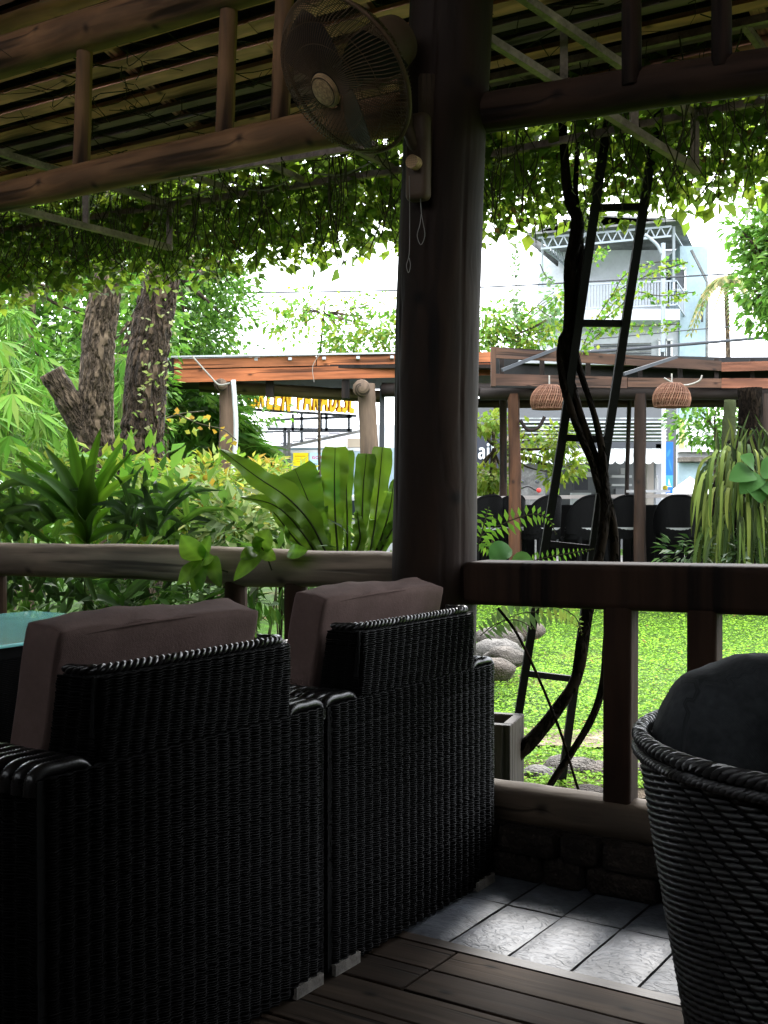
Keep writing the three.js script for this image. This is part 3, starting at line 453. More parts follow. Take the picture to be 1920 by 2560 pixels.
// ---------------------------------------------------------------- garden ground
const GY = -0.15;
{
  const lawnMap = texture(512, (x, y) => { const g = fbm(x * 10, y * 10, 10, 10, 5, 81), f = fbm(x * 90, y * 90, 90, 90, 2, 82), d = Math.max(0, fbm(x * 5, y * 5, 5, 5, 4, 83) - 0.62) * 3; const q = 0.62 + 0.5 * (f - 0.5) + 0.35 * (g - 0.5); return [q * (0.62 + d * 0.5), q * (0.9 - d * 0.15), q * (0.18 + d * 0.45)]; }, true);
  const g = new THREE.CircleGeometry(260, 64).rotateX(-Math.PI / 2); const m = metric(g); m.translate(0, GY, -20);
  struct('ground', m, std([0.36, 0.4, 0.3], { map: withRep(lawnMap, 0.33, 0.33), bumpMap: withRep(mottle, 2, 2), bumpScale: 0.03, roughness: 1 }), 'green lawn of the garden');
  struct('road', box(120, 0.02, 7, 0, GY + 0.006, -21.5), std([0.2, 0.2, 0.2], { map: withRep(mottleC, 1, 1) }), 'grey road beyond the garden');
  // low clover-like ground cover: far too many blades to count
  const L = new Leaves(), pal = [[0.19, 0.36, 0.02], [0.21, 0.39, 0.022], [0.17, 0.34, 0.02]];
  let n = 0;
  for (let i = 0; i < 120000 && n < 70000; i++) {
    const d = 4.9 + 8.4 * Math.pow(rnd(), 1.5), x = rr(0.06, 0.5) * d, bare = fbm(x * 1.1 + 7, d * 1.4 + 3, 99, 99, 3, 15);
    if (d < 6.35 && d > 5.7 && bare > 0.42 && rnd() < 0.8) continue;
    const s = rr(0.01, 0.028) * (0.7 + d * 0.05), p = V(x, GY + rr(0.004, 0.045), -d), a = rr(0, 6.28); const pt = 0.7 + 0.55 * fbm(x * 2.2 + 9, d * 2.2, 999, 999, 4, 66), cc = rnd() < 0.012 ? [0.3, 0.16, 0.05] : vary(pal).map((e) => e * pt); L.add(p, V(Math.cos(a), rr(0.0, 0.4), Math.sin(a)).normalize(), V(rr(-0.5, 0.5), 1, rr(-0.5, 0.5)).normalize(), s, s * rr(0.5, 0.9), cc); n++;
  }
  const c = part('ground_cover', L.geo(), leafMat({ transmission: 0.25 }), scene); tag(c, 'bright green clover-like ground cover on the lawn', 'ground cover', null, 'stuff');
  const soil = struct('soil_bed', box(2.6, 0.03, 0.7, 1.1, GY + 0.003, -5.1).rotateY(0), std([0.2, 0.15, 0.1], { map: withRep(mottleC, 2, 2), bumpMap: withRep(mottle, 5, 5), bumpScale: 0.05, roughness: 1 }), 'bare soil beside the railing');
  const bare = (u, v, d, rx, rz, sd) => { const s = new THREE.Shape(), n = 40; for (let i = 0; i <= n; i++) { const a = i / n * 6.2832, k = 0.6 + 0.8 * fbm(Math.cos(a) * 2 + sd, Math.sin(a) * 2 + 5, 99, 99, 3, sd); s[i ? 'lineTo' : 'moveTo'](Math.cos(a) * rx * k, Math.sin(a) * rz * k); } const p = P(u, v, d), m = struct('bare_earth', metric(new THREE.ShapeGeometry(s).rotateX(-Math.PI / 2)), std([0.5, 0.42, 0.3], { map: withRep(mottleC, 2, 2), bumpMap: withRep(mottle, 5, 5), bumpScale: 0.02, roughness: 1 }), 'bare sandy patch in the lawn'); m.position.set(p.x, GY + 0.006 + sd * 0.001, -d); };
  bare(1420, 1840, 6.1, 0.5, 0.16, 3); bare(1500, 1860, 5.9, 0.3, 0.12, 4); bare(1360, 1850, 5.9, 0.25, 0.12, 6);
}
function rock(w, h, d, sd) { const g = new THREE.IcosahedronGeometry(1, 3), p = g.attributes.position; for (let i = 0; i < p.count; i++) { const x = p.getX(i), y = p.getY(i), z = p.getZ(i), k = 0.62 + 0.85 * fbm((x + 2) * 1.5 + sd, (y + z * 0.7 + 3) * 1.5 + sd, 99, 99, 5, sd); p.setXYZ(i, x * k * w, y * k * h, z * k * d); } return metric(mergeNormals(g)); }
{
  const pale = [std([0.19, 0.17, 0.15], { map: withRep(mottleC, 2, 2), bumpMap: withRep(mottle, 3, 3), bumpScale: 0.04 }), std([0.17, 0.14, 0.115], { map: withRep(mottleC, 2, 2), bumpMap: withRep(mottle, 3, 3), bumpScale: 0.03 }), std([0.24, 0.23, 0.22], { map: withRep(mottleC, 2, 2), bumpMap: withRep(mottle, 3, 3), bumpScale: 0.03 })];
  const st = [[1245, 1580, 8.6, 0.16, 'tall grey-brown boulder beside the fern at the lawn edge'], [1302, 1560, 9.2, 0.16, 'white boulder behind the fern at the lawn edge'], [1240, 1612, 8, 0.17, 'flat grey boulder under the fern fronds'], [1262, 1622, 7.6, 0.13, 'small brown boulder at the lawn edge'], [1235, 1655, 7.2, 0.12, 'tan boulder nearest the armchair at the lawn edge'],
    [1350, 1938, 5.15, 0.1, 'pale flat edging stone between the ladder feet'], [1440, 1925, 5.25, 0.13, 'pale edging stone right of the ladder foot'], [1500, 1930, 5.2, 0.11, 'pale edging stone next to the first baluster'], [1480, 1975, 4.75, 0.13, 'dark brown rock behind the bottom rail'], [1400, 1990, 4.7, 0.09, 'small dark rock at the foot of the vine'], [1640, 1935, 5.2, 0.12, 'pale edging stone hidden partly by the tub chair']];
  st.forEach(([u, v, d, s, l], i) => { const p = P(u, v, d); p.y = Math.max(GY, p.y - s * 0.4); const t = part('boulder', rock(s * 1.05, s * 0.55, s * 0.85, i + 3), i > 7 && i < 10 ? M.darkStone : pale[i % 3], scene); t.position.copy(p); tag(t, l, 'rock', 'rocks edging the lawn'); });
}
{ // concrete planter behind the armchair
  const t = thing('planter_box', 'weathered grey square planter box beyond the bottom rail', 'planter', V(0.415, GY, -4.75), ANG + 0.25), top = 0.2 - GY, w = 0.27;
  const f = [[0, w / 2 - 0.02, w, 0.04], [0, -w / 2 + 0.02, w, 0.04], [w / 2 - 0.02, 0, 0.04, w - 0.08], [-w / 2 + 0.02, 0, 0.04, w - 0.08]];
  for (const [x, z, a, b] of f) part('side_panel', box(a, top, b, x, top / 2, z, null, 0.006), wood([0.085, 0.07, 0.058], 2, 1), t);
  part('soil', box(w - 0.09, 0.1, w - 0.09, 0, top - 0.1, 0), std([0.06, 0.045, 0.03]), t);
}
// ---------------------------------------------------------------- ladder rack and climbing vines outside the rail
{
  const t = thing('metal_ladder', 'narrow black metal ladder leaning up into the vines', 'ladder', P(1360, 1960, 5.0), 0), o = t.position, D = (v) => 5.0 - 0.62 * (1963 - v) / 1660;
  const Lp = [[1268, 1963], [1298, 1791], [1329, 1573], [1366, 1359], [1405, 1099], [1491, 500], [1526, 250]], Rp = [[1403, 1963], [1438, 1740], [1460, 1573], [1491, 1359], [1519, 1099], [1614, 500], [1650, 250]];
  for (const l of [Lp, Rp]) { const a = P(...l[0], D(l[0][1])).sub(o), b = P(...l[6], D(l[6][1])).sub(o), m = P(...l[4], D(l[4][1])).sub(o); part('side_rail', [bar(a, m, 0.033, 0.026), bar(m, b, 0.033, 0.026)], M.ironBlack, t); }
  for (const [u0, v0, u1, v1] of [[1312, 1683, 1436, 1698], [1372, 1360, 1486, 1372], [1405, 1094, 1520, 1100], [1448, 808, 1566, 809], [1489, 520, 1612, 518]]) part('rung', bar(P(u0, v0, D(v0)).sub(o), P(u1, v1, D(v1)).sub(o), 0.026, 0.026), M.ironBlack, t);
  const rod = tag(thing('thin_rod', 'thin dark rod slanting across the view below the right rail', 'rod', P(1440, 1970, 4.55)), 'thin dark rod slanting across the view below the right rail', 'rod');
  part('shaft', sweep([P(1245, 1520, 4.5), P(1290, 1580, 4.5), P(1390, 1800, 4.52), P(1446, 1975, 4.55)].map((q) => q.sub(rod.position)), 0.0055, { radial: 6, segs: 20 }), M.vineBark, rod);
}
function woody(px, d0, d1, rads, sd, o) { const n = px.length; return sweep(px.map(([u, v], i) => P(u, v, d0 + (d1 - d0) * i / (n - 1)).sub(o)), (t, a) => { const k = t * (rads.length - 1), i = Math.min(rads.length - 2, Math.floor(k)), r = rads[i] + (rads[i + 1] - rads[i]) * (k - i); return r * (1 + 0.5 * (fbm(t * 22, a / Math.PI * 2, 99, 4, 3, sd) - 0.5)); }, { radial: 12, segs: n * 7 }); }
const vinePal = [[0.12, 0.2, 0.02], [0.15, 0.24, 0.022], [0.08, 0.135, 0.018], [0.22, 0.32, 0.028], [0.13, 0.185, 0.024]];
function curtain(r0, r1, n, stems, low, t, dens) {
  const L = new Leaves(), tubes = [];
  for (let i = 0; i < n; i++) {
    const r = rr(r0, r1), s = 1.0 + 0.45 * rnd() * (0.6 + 0.4 * rnd()), b = low(r) + 0.1 * (fbm(r * 4 + 60, 2, 999, 9, 3, 9) - 0.5) * 2, f = Math.pow(rnd(), 0.8); if (dens && rnd() > dens(r, f)) continue;
    const y = 2.68 - (2.68 - b) * f * rr(0.75, 1.05), p = W(r, s, y), k = rr(0.017, 0.038) * (rnd() < 0.12 ? 1.6 : 1); if (fbm(r * 5 + 30, y * 5 + s * 4, 999, 999, 3, 19) < 0.48 && rnd() < 0.75) continue;
    const dir = V(rr(-0.7, 0.7), rr(-1, 0.15), rr(-0.7, 0.7)).normalize(); L.add(p, dir, rdir(), k, k * rr(0.5, 0.8), rnd() < 0.06 ? vary([[0.16, 0.1, 0.03], [0.1, 0.06, 0.025]]) : vary(vinePal), rr(0.05, 0.3));
  }
  for (let i = 0; i < n * 0.46; i++) { // the thicket lying on the trellis and the roof edge
    const s = rr(0.95, 1.6), r = rr(r0, r1), p = W(r, s, ROOF(s) - 0.23 + rr(0.0, 0.32)), k = rr(0.045, 0.085); L.add(p, rdir(), V(rr(-0.6, 0.6), 1, rr(-0.6, 0.6)).normalize(), k, k * 0.75, vary(vinePal));
  }
  for (let i = 0; i < stems; i++) {
    const r = rr(r0, r1), s = rr(0.66, 1.35), y0 = Math.max(2.5, ROOF(s) - 0.15), len = Math.min(rr(0.08, 0.5), y0 - low(r) + 0.02), a = W(r, s, y0), b = a.clone().add(V(rr(-0.05, 0.05), -len * 0.5, rr(-0.05, 0.05))), c = a.clone().add(V(rr(-0.09, 0.09), -len, rr(-0.09, 0.09))); tubes.push(sweep([a, b, c], rr(0.0012, 0.003), { radial: 4, segs: 6, caps: false }));
  }
  for (let i = 0; i < stems * 0.5; i++) { const r = rr(r0, r1), s = rr(0.2, 1.3), y = Math.min(ROOF(s) - 0.03, 2.9), a = W(r, s, y), b = a.clone().add(V(rr(-0.2, 0.2), rr(-0.09, 0.02), rr(-0.2, 0.2))), c = b.clone().add(V(rr(-0.2, 0.2), rr(-0.06, 0.05), rr(-0.2, 0.2))); tubes.push(sweep([a, b, c], rr(0.001, 0.0026), { radial: 4, segs: 6, caps: false })); }
  const f = part('foliage', L.geo(), M.vineLeaf, t); f.userData.kind = 'stuff';
  const g = part('hanging_stems', merge(tubes), M.stem, t); g.userData.kind = 'stuff';
}
{
  const l = thing('climbing_vine', 'dense green climbing vine hanging from the eave left of the post', 'vine', V(0, 0, 0));
  curtain(-5.2, -0.05, 24000, 700, (r) => r < -2.4 ? 2.33 : 2.2, l, (r, f) => r > -2.2 ? 0.8 - 0.5 * f : 0.85 - 0.45 * f);
  const q = thing('climbing_vine', 'climbing vine with twisted black woody stems beside the ladder', 'vine', V(0, 0, 0));
  curtain(0.0, 2.6, 11000, 320, (r) => 2.19 + 0.05 * r, q, (r, f) => 0.85 - 0.5 * f);
  const o = V(0, 0, 0);
  part('woody_stem', woody([[1405, 250], [1412, 400], [1424, 499], [1442, 545], [1440, 600], [1428, 653], [1424, 760], [1419, 853], [1417, 900], [1430, 973], [1470, 1099], [1503, 1196], [1535, 1335], [1532, 1450], [1516, 1628], [1507, 1712], [1475, 1805], [1428, 1884], [1377, 1960], [1350, 2010]], 4.45, 4.85, [0.016, 0.02, 0.028, 0.022, 0.022, 0.018, 0.017, 0.016, 0.015, 0.013], 5, o), M.vineBark, q);
  part('woody_stem', woody([[1449, 280], [1440, 488], [1450, 560], [1452, 650], [1440, 760], [1436, 850], [1450, 930], [1478, 1010], [1500, 1099], [1508, 1180], [1510, 1300], [1490, 1430], [1470, 1526], [1456, 1610], [1438, 1703], [1391, 1777], [1330, 1850], [1290, 1890]], 4.5, 4.8, [0.009, 0.012, 0.013, 0.012, 0.022, 0.026, 0.027, 0.03], 6, o), M.vineBark, q);
  part('woody_stem', woody([[1418, 820], [1402, 860], [1408, 960], [1440, 1060], [1480, 1160], [1498, 1230]], 4.58, 4.66, [0.014, 0.015, 0.014], 16, o), M.vineBark, q);
}
// ---------------------------------------------------------------- trees and shrubs
function clumps(L, c, R, n, per, size, pal, o = {}) { // clumps of leaves spread through an uneven volume
  const { flat = 0.7, spread = 0.32, droop = 0.3, narrow = 0.6, shell = 0.45, cut } = o;
  for (let i = 0; i < n; i++) {
    const d = rdir(), f = shell + (1 - shell) * Math.cbrt(rnd()), q = V(c.x + d.x * R.x * f, c.y + d.y * R.y * f, c.z + d.z * R.z * f); if (cut && !cut(q)) continue;
    for (let k = 0; k < per; k++) { const e = rdir(), p = q.clone().add(V(e.x * spread, e.y * spread * flat, e.z * spread)), dir = V(e.x + d.x * 0.4, e.y - droop, e.z + d.z * 0.4).normalize(), s = size * rr(0.7, 1.3); L.add(p, dir, V(rr(-0.7, 0.7), 1, rr(-0.7, 0.7)).normalize(), s, s * narrow * rr(0.8, 1.1), vary(pal), rr(0.05, 0.3)); }
  }
}
function fans(L, pts, size, pal, per = 7, narrow = 0.2) { // hanging fans of lance-shaped leaves
  for (const q of pts) { const out = V(rr(-1, 1), rr(-0.5, 0.9), rr(-0.3, 1)).normalize(), pc = vary(pal); for (let k = 0; k < per; k++) { const a = (k / (per - 1) - 0.5) * 2.6 + rr(-0.12, 0.12), dir = out.clone().multiplyScalar(0.35).add(V(Math.sin(a), -Math.cos(a) * 0.9 - 0.1, 0)).normalize(), s = size * rr(0.75, 1.2); L.add(q, dir, out.clone().add(V(rr(-0.3, 0.3), 0.7, rr(-0.3, 0.3))).normalize(), s, s * narrow, pc.map((v) => v * rr(0.85, 1.15)), rr(0.1, 0.35)); } }
}
const G1 = [[0.1, 0.25, 0.022], [0.13, 0.3, 0.03], [0.07, 0.18, 0.018], [0.18, 0.34, 0.04]], G2 = [[0.11, 0.26, 0.055], [0.15, 0.31, 0.08], [0.09, 0.21, 0.045]], G3 = [[0.05, 0.13, 0.016], [0.07, 0.17, 0.02]], GY2 = [[0.2, 0.3, 0.03], [0.26, 0.32, 0.04], [0.16, 0.28, 0.03]];
function tree(name, label, base, trunkPts, r0, r1, crowns, pal, size, o = {}) {
  const t = thing(name, label, 'tree', base, 0, o.group);
  part('trunk', sweep(trunkPts.map((p) => p.clone().sub(base)), (q, a) => (r0 + (r1 - r0) * q) * (1 + 0.14 * (fbm(q * 10, a / Math.PI * 3, 99, 6, 3, 3) - 0.5) - (o.rough ? 0.16 * Math.pow(1 - Math.min(1, Math.abs(fbm(q * 26, a / Math.PI * 7, 999, 14, 3, 23) - 0.5) * 6), 2) : 0)), { radial: o.rough ? 80 : 14, segs: o.rough ? 160 : 24 }), o.bark ?? M.bark, t);
  const L = new Leaves(), tw = [];
  for (const [c, R, n, per, sp] of crowns) { const q = c.clone().sub(base); clumps(L, q, R, n, per, size, pal, { spread: sp ?? 0.3, ...o.leaf }); const last = trunkPts[trunkPts.length - 1].clone().sub(base); for (let k = 0; k < 5; k++) { const d = rdir(); tw.push(sweep([last.clone().lerp(q, 0.1), last.clone().lerp(q, 0.6).add(d.clone().multiplyScalar(0.15)), V(q.x + d.x * R.x * 0.7, q.y + d.y * R.y * 0.7, q.z + d.z * R.z * 0.7)], (f) => r1 * 0.5 * (1 - f) + 0.006, { radial: 5, segs: 8 })); } }
  part('limbs', merge(tw), o.bark ?? M.bark, t).userData.kind = 'stuff';
  part('crown', L.geo(), o.mat ?? M.leaf, t).userData.kind = 'stuff';
  return t;
}
{
  const d = 8.6, b1 = P(250, 1190, d).setY(GY);
  const t1 = tree('garden_tree', 'rough brown tree trunk with a sawn-off side stub, left of the bigger trunk', b1, [b1, P(262, 1210, d), P(238, 1080, d), P(242, 960, d), P(250, 820, d), P(268, 700, d), P(275, 480, d + 0.2), P(280, 100, d + 0.3), P(240, -500, d + 0.5)], 0.15, 0.095, [[P(200, -700, d + 0.6), V(1.3, 0.7, 1.1), 40, 40, 0.3]], G1, 0.09, { group: 'rough-barked garden trees', rough: 1 });
  const stub = [P(245, 1120, d), P(205, 1060, d), P(165, 990, d - 0.05), P(128, 928, d - 0.1)].map((p) => p.sub(b1)); part('stub', sweep(stub, (q, a) => (0.115 - 0.03 * q) * (1 + 0.3 * (fbm(q * 10, a * 2 / Math.PI, 99, 4, 3, 8) - 0.5)), { radial: 40, segs: 40 }), M.bark, t1);
  const b2 = P(350, 1200, 8.2).setY(GY);
  const t2 = tree('garden_tree', 'thick dark-barked leaning tree trunk with small ferns climbing it', b2, [b2, P(352, 1180, 8.2), P(356, 1060, 8.2), P(368, 920, 8.2), P(385, 790, 8.2), P(404, 690, 8.2), P(430, 480, 8.3), P(450, 100, 8.4), P(500, -500, 8.6)], 0.17, 0.11, [[P(540, -750, 8.8), V(1.3, 0.7, 1.1), 44, 40, 0.3]], G1, 0.09, { group: 'rough-barked garden trees', rough: 1, bark: std([0.14, 0.105, 0.08], { map: withRep(barkMap, 3, 1.7), bumpMap: withRep(barkBump, 3, 1.7), bumpScale: 0.04, roughness: 0.95 }) });
  const L = new Leaves(); for (let i = 0; i < 70; i++) { const v = 700 + 450 * fbm(i * 0.37, 3, 999, 9, 2, 5) + rr(-70, 70), u = 404 - (v - 690) * 0.105 + rr(-42, 48); L.add(P(u, v, 8.02).sub(b2), V(rr(-1, 1), rr(-1, 0.6), 0.4).normalize(), V(0, 0.3, 1).normalize(), rr(0.02, 0.06), rr(0.012, 0.026), vary([[0.22, 0.27, 0.07], [0.14, 0.22, 0.04], [0.3, 0.32, 0.14]])); } part('small_fern', L.geo(), M.leaf, t2).userData.kind = 'stuff';
}
tree('bushy_tree', 'bushy green tree filling the left edge behind the trunks', P(60, 1200, 13).setY(GY), [P(60, 1200, 13).setY(GY), P(60, 900, 13), P(80, 640, 13)], 0.12, 0.08, [[P(60, 780, 13.2), V(1.7, 1.4, 1.0), 150, 46, 0.3], [P(30, 1040, 12.8), V(1.5, 0.9, 0.8), 60, 46, 0.3]], G1, 0.105, { group: 'bushy trees behind the trunks' });
tree('bushy_tree', 'bushy green tree between the two trunks and the sky gap', P(400, 1200, 14).setY(GY), [P(400, 1200, 14).setY(GY), P(400, 900, 14), P(410, 640, 14)], 0.12, 0.08, [[P(360, 790, 16.6), V(1.3, 1.3, 0.9), 120, 46, 0.32], [P(500, 760, 16.2), V(0.6, 0.85, 0.6), 40, 46, 0.27], [P(570, 690, 16.2), V(0.36, 0.2, 0.4), 10, 40, 0.2], [P(400, 990, 18.2), V(1.8, 0.9, 0.6), 90, 46, 0.36], [P(300, 960, 12.6), V(0.5, 0.8, 0.5), 30, 46, 0.26]], G1.concat(G3), 0.1, { group: 'bushy trees behind the trunks' });
tree('bushy_tree', 'dark green tree mass farther back behind the bushy trees', P(200, 1200, 18).setY(GY), [P(200, 1200, 18).setY(GY), P(200, 800, 18)], 0.15, 0.1, [[P(230, 750, 18), V(2.2, 2.2, 1.2), 150, 50, 0.45], [P(180, 1030, 17), V(2.6, 1.0, 1), 90, 50, 0.4]], G3, 0.17, { group: 'bushy trees behind the trunks' });
{ // drooping bamboo-like shrubs
  const sh = (label, base, list, size, pal, narrow) => { const t = thing('bamboo_shrub', label, 'shrub', base, 0, 'drooping bamboo-like shrubs'), L = new Leaves(), st = []; const pts = []; for (const [u0, u1, v0, v1, d0, d1, n] of list) for (let i = 0; i < n; i++) pts.push(P(rr(u0, u1), rr(v0, v1), rr(d0, d1)).sub(base)); fans(L, pts, size, pal, 7, narrow); for (let i = 0; i < 14; i++) { const e = pts[Math.floor(rnd() * pts.length)]; st.push(sweep([V(rr(-0.2, 0.2), 0, rr(-0.2, 0.2)), V(e.x * 0.5, e.y * 0.7, e.z * 0.5), e], 0.009, { radial: 5, segs: 8 })); } part('stems', merge(st), M.greenStem, t).userData.kind = 'stuff'; part('foliage', L.geo(), M.leaf, t).userData.kind = 'stuff'; };
  sh('pale drooping bamboo-like shrub at the far left edge', P(20, 1200, 9.6).setY(GY), [[-160, 120, 840, 1180, 9.3, 11.4, 120], [-100, 60, 760, 900, 10, 11.6, 34], [100, 230, 940, 1150, 9.8, 11.4, 50]], 0.27, [[0.13, 0.28, 0.03], [0.19, 0.35, 0.06], [0.07, 0.18, 0.015]], 0.17);
  sh('bamboo-like shrub with fans of lance leaves around the pavilion post', P(560, 1230, 16.8).setY(GY), [[400, 575, 985, 1190, 16.2, 17.6, 130], [560, 625, 1040, 1180, 16.2, 17.2, 40], [610, 670, 1095, 1150, 16.2, 17, 24]], 0.43, [[0.13, 0.3, 0.035], [0.19, 0.37, 0.06], [0.08, 0.2, 0.02]], 0.2);
  sh('bamboo-like shrub between the two garden trunks', P(300, 1230, 10.6).setY(GY), [[262, 345, 880, 1180, 10.4, 11.8, 80]], 0.24, G1, 0.2);
}
tree('slender_tree', 'slender sparse tree against the white sky above the orange fascia', P(800, 1200, 19).setY(GY), [P(800, 1200, 19).setY(GY), P(800, 900, 19), P(810, 780, 19)], 0.03, 0.012, [[P(730, 790, 19), V(0.45, 0.35, 0.4), 16, 16, 0.2], [P(810, 780, 19), V(0.6, 0.3, 0.4), 16, 16, 0.22], [P(900, 850, 18.5), V(0.7, 0.3, 0.4), 34, 24, 0.22], [P(960, 800, 18.5), V(0.35, 0.4, 0.4), 14, 16, 0.2]], GY2.concat(G1), 0.11, { group: 'small trees behind the pavilion roof' });
tree('slender_tree', 'small leafy tree right of the post above the pavilion roof', P(1240, 1200, 19).setY(GY), [P(1240, 1200, 19).setY(GY), P(1240, 900, 19), P(1245, 860, 19)], 0.03, 0.012, [[P(1230, 830, 19), V(0.42, 0.35, 0.4), 34, 26, 0.22], [P(1340, 830, 19), V(0.35, 0.35, 0.3), 24, 26, 0.2], [P(1390, 760, 19), V(0.15, 0.3, 0.2), 8, 18, 0.15]], GY2.concat(G1), 0.11, { group: 'small trees behind the pavilion roof' });
tree('broad_tree', 'broadleaf tree at the right edge in front of the palm', P(1960, 1200, 15).setY(GY), [P(1960, 1200, 15).setY(GY), P(1965, 900, 15), P(1970, 700, 15)], 0.14, 0.09, [[P(1990, 690, 15), V(0.55, 0.85, 0.7), 80, 40, 0.26], [P(2010, 560, 15), V(0.75, 0.6, 0.7), 60, 40, 0.26], [P(1870, 590, 15), V(0.22, 0.25, 0.2), 6, 24, 0.16], [P(1885, 760, 15), V(0.15, 0.12, 0.2), 5, 22, 0.14]], G1, 0.12);
tree('small_shrub_tree', 'light shrub seen between the pavilion posts near the white letters', P(1230, 1240, 17).setY(GY), [P(1230, 1240, 17).setY(GY), P(1230, 1180, 17), P(1235, 1120, 17)], 0.05, 0.03, [[P(1215, 1055, 17), V(0.3, 0.08, 0.4), 12, 22, 0.12], [P(1220, 1205, 17), V(0.3, 0.18, 0.3), 18, 24, 0.16], [P(1350, 1110, 17), V(0.5, 0.22, 0.3), 20, 24, 0.2], [P(1400, 1170, 17), V(0.25, 0.15, 0.3), 8, 20, 0.18]], GY2, 0.12);
tree('back_tree', 'small-leaved tree behind the hanging fern', P(1790, 1240, 18).setY(GY), [P(1790, 1240, 18).setY(GY), P(1790, 1130, 18), P(1790, 1080, 18)], 0.05, 0.03, [[P(1765, 1050, 18), V(0.55, 0.35, 0.4), 34, 22, 0.22], [P(1890, 1040, 18), V(0.5, 0.35, 0.4), 30, 22, 0.22]], G3.concat(G1), 0.11);
{ // coconut palm far behind
  const b = P(1812, 1240, 34).setY(GY), t = thing('palm_tree', 'distant palm with dry yellow fronds beside the white house', 'tree', b), top = P(1815, 690, 34).sub(b);
  part('trunk', sweep([V(0, 0, 0), top.clone().multiplyScalar(0.5).add(V(0.1, 0, 0)), top], (q) => 0.09 - 0.025 * q, { radial: 10, segs: 16 }), M.bark, t);
  const pal = [[0.3, 0.28, 0.1], [0.2, 0.24, 0.07], [0.12, 0.2, 0.06], [0.36, 0.3, 0.14]];
  for (let k = 0; k < 13; k++) { const a = k / 13 * 6.28 + 0.2, L = new Leaves(), h = rr(-0.2, 0.9), len = rr(0.8, 1.3); for (let i = 0; i < 22; i++) { const f = i / 21, p = top.clone().add(V(Math.cos(a) * len * f, h * f - 1.5 * f * f, Math.sin(a) * len * f)); for (const s of [-1, 1]) L.add(p, V(-Math.sin(a) * s * 0.7 + Math.cos(a) * 0.5, -0.6, Math.cos(a) * s * 0.7 + Math.sin(a) * 0.5).normalize(), V(0, 1, 0.2), 0.4 * (1 - 0.4 * f), 0.07, vary(pal)); } part('frond', L.geo(), M.leaf, t); }
}
// ---------------------------------------------------------------- plants just outside the rail
function strapPlant(label, base, leaves, mat, pal, group, name = 'strap_leaf_plant') {
  const t = thing(name, label, 'plant', base, 0, group);
  for (const [from, tip, w, lift, c] of leaves) { const a = from.clone().sub(base), b = tip.clone().sub(base), m = a.clone().lerp(b, 0.5).add(V(0, lift, lift * 0.3)), col = c ?? vary(pal); const gm = strap([a, m, b], (q) => w * Math.max(0.03, Math.pow(Math.sin(Math.PI * Math.min(1, 0.12 + 0.88 * Math.pow(q, 0.8))), 0.6)), { n: 9, fold: 0.35, up: V(rr(-0.4, 0.4), 0.5, 1).normalize(), col: (q, x) => { const k = 1 - 0.25 * (Math.abs(x) < 0.2 ? 1 : 0) + 0.12 * Math.sin(x * 9); return [col[0] * k, col[1] * k, col[2] * k]; } }); part('leaf', gm, mat, t); }
  return t;
}
{
  const c = P(214, 1301, 5.0), base = P(214, 1420, 5.0).setY(GY), q = (u, v, d = 5.0) => P(u * 0.3376, 1050 + v * 0.3376, d);
  const tips = [[505, 60, .052, 4.95], [750, 55, .06, 4.9], [325, 190, .055, 4.85], [105, 245, .05, 4.9], [-10, 370, .06, 4.7], [925, 135, .042, 5.05], [990, 225, .036, 5.2], [1005, 395, .045, 4.9], [700, 325, .085, 4.7], [870, 290, .045, 4.95], [370, 250, .06, 5.15], [610, 250, .05, 5.2], [590, 330, .06, 5.2], [180, 470, .04, 4.8], [250, 380, .05, 4.75]];
  const dp = [[0.1, 0.25, 0.012], [0.13, 0.31, 0.015], [0.18, 0.37, 0.02], [0.07, 0.18, 0.012]];
  const t = strapPlant('large rosette of broad dark green strap leaves above the left rail', base, tips.map(([u, v, w, d]) => [q(635, 745), q(u, v, d), w, 0.03]).concat([[830, 650], [1000, 800], [470, 700], [560, 640], [430, 850], [740, 640]].map(([u, v]) => [q(640, 900), q(u, v, 4.8), 0.055, 0.02])), M.gloss, dp);
  part('stem', sweep([V(0, 0, 0), c.clone().sub(base).multiplyScalar(0.6), c.clone().sub(base)], 0.008, { radial: 7 }), M.greenStem, t);
  const many = (label, u0, u1, v0, v1, d, n, len, w, pal, mat) => { const b = P((u0 + u1) / 2, 1450, d).setY(GY), l = []; for (let i = 0; i < n; i++) { const f = P(rr(u0, u1), rr(v0, v1), d + rr(-0.2, 0.25)), a = rr(-1.2, 1.2), k = len * rr(0.6, 1.2); l.push([f, f.clone().add(V(Math.sin(a) * k, Math.cos(a) * k * rr(0.2, 0.9), rr(-0.15, 0.2))), w * rr(0.7, 1.2), rr(0.02, 0.06)]); } return strapPlant(label, b, l, mat ?? M.gloss, pal, 'strap-leaved plants along the rail'); };
  many('dark glossy strap leaves leaning right above the rail', 290, 420, 1270, 1350, 5.1, 38, 0.3, 0.026, [[0.03, 0.075, 0.015], [0.045, 0.1, 0.02]]);
  many('dark green strap leaves at the left end of the rail', -60, 160, 1260, 1360, 5.3, 44, 0.3, 0.035, [[0.05, 0.12, 0.015], [0.08, 0.18, 0.02]]);
  many('mixed strap leaves below the left rail', -40, 420, 1430, 1530, 5.0, 60, 0.26, 0.03, [[0.05, 0.12, 0.02], [0.08, 0.2, 0.03], [0.03, 0.07, 0.015]]);
  many('light green strap leaves between the dark clump and the croton', 360, 480, 1250, 1370, 5.2, 22, 0.24, 0.035, [[0.12, 0.28, 0.03], [0.16, 0.32, 0.04]]);
}
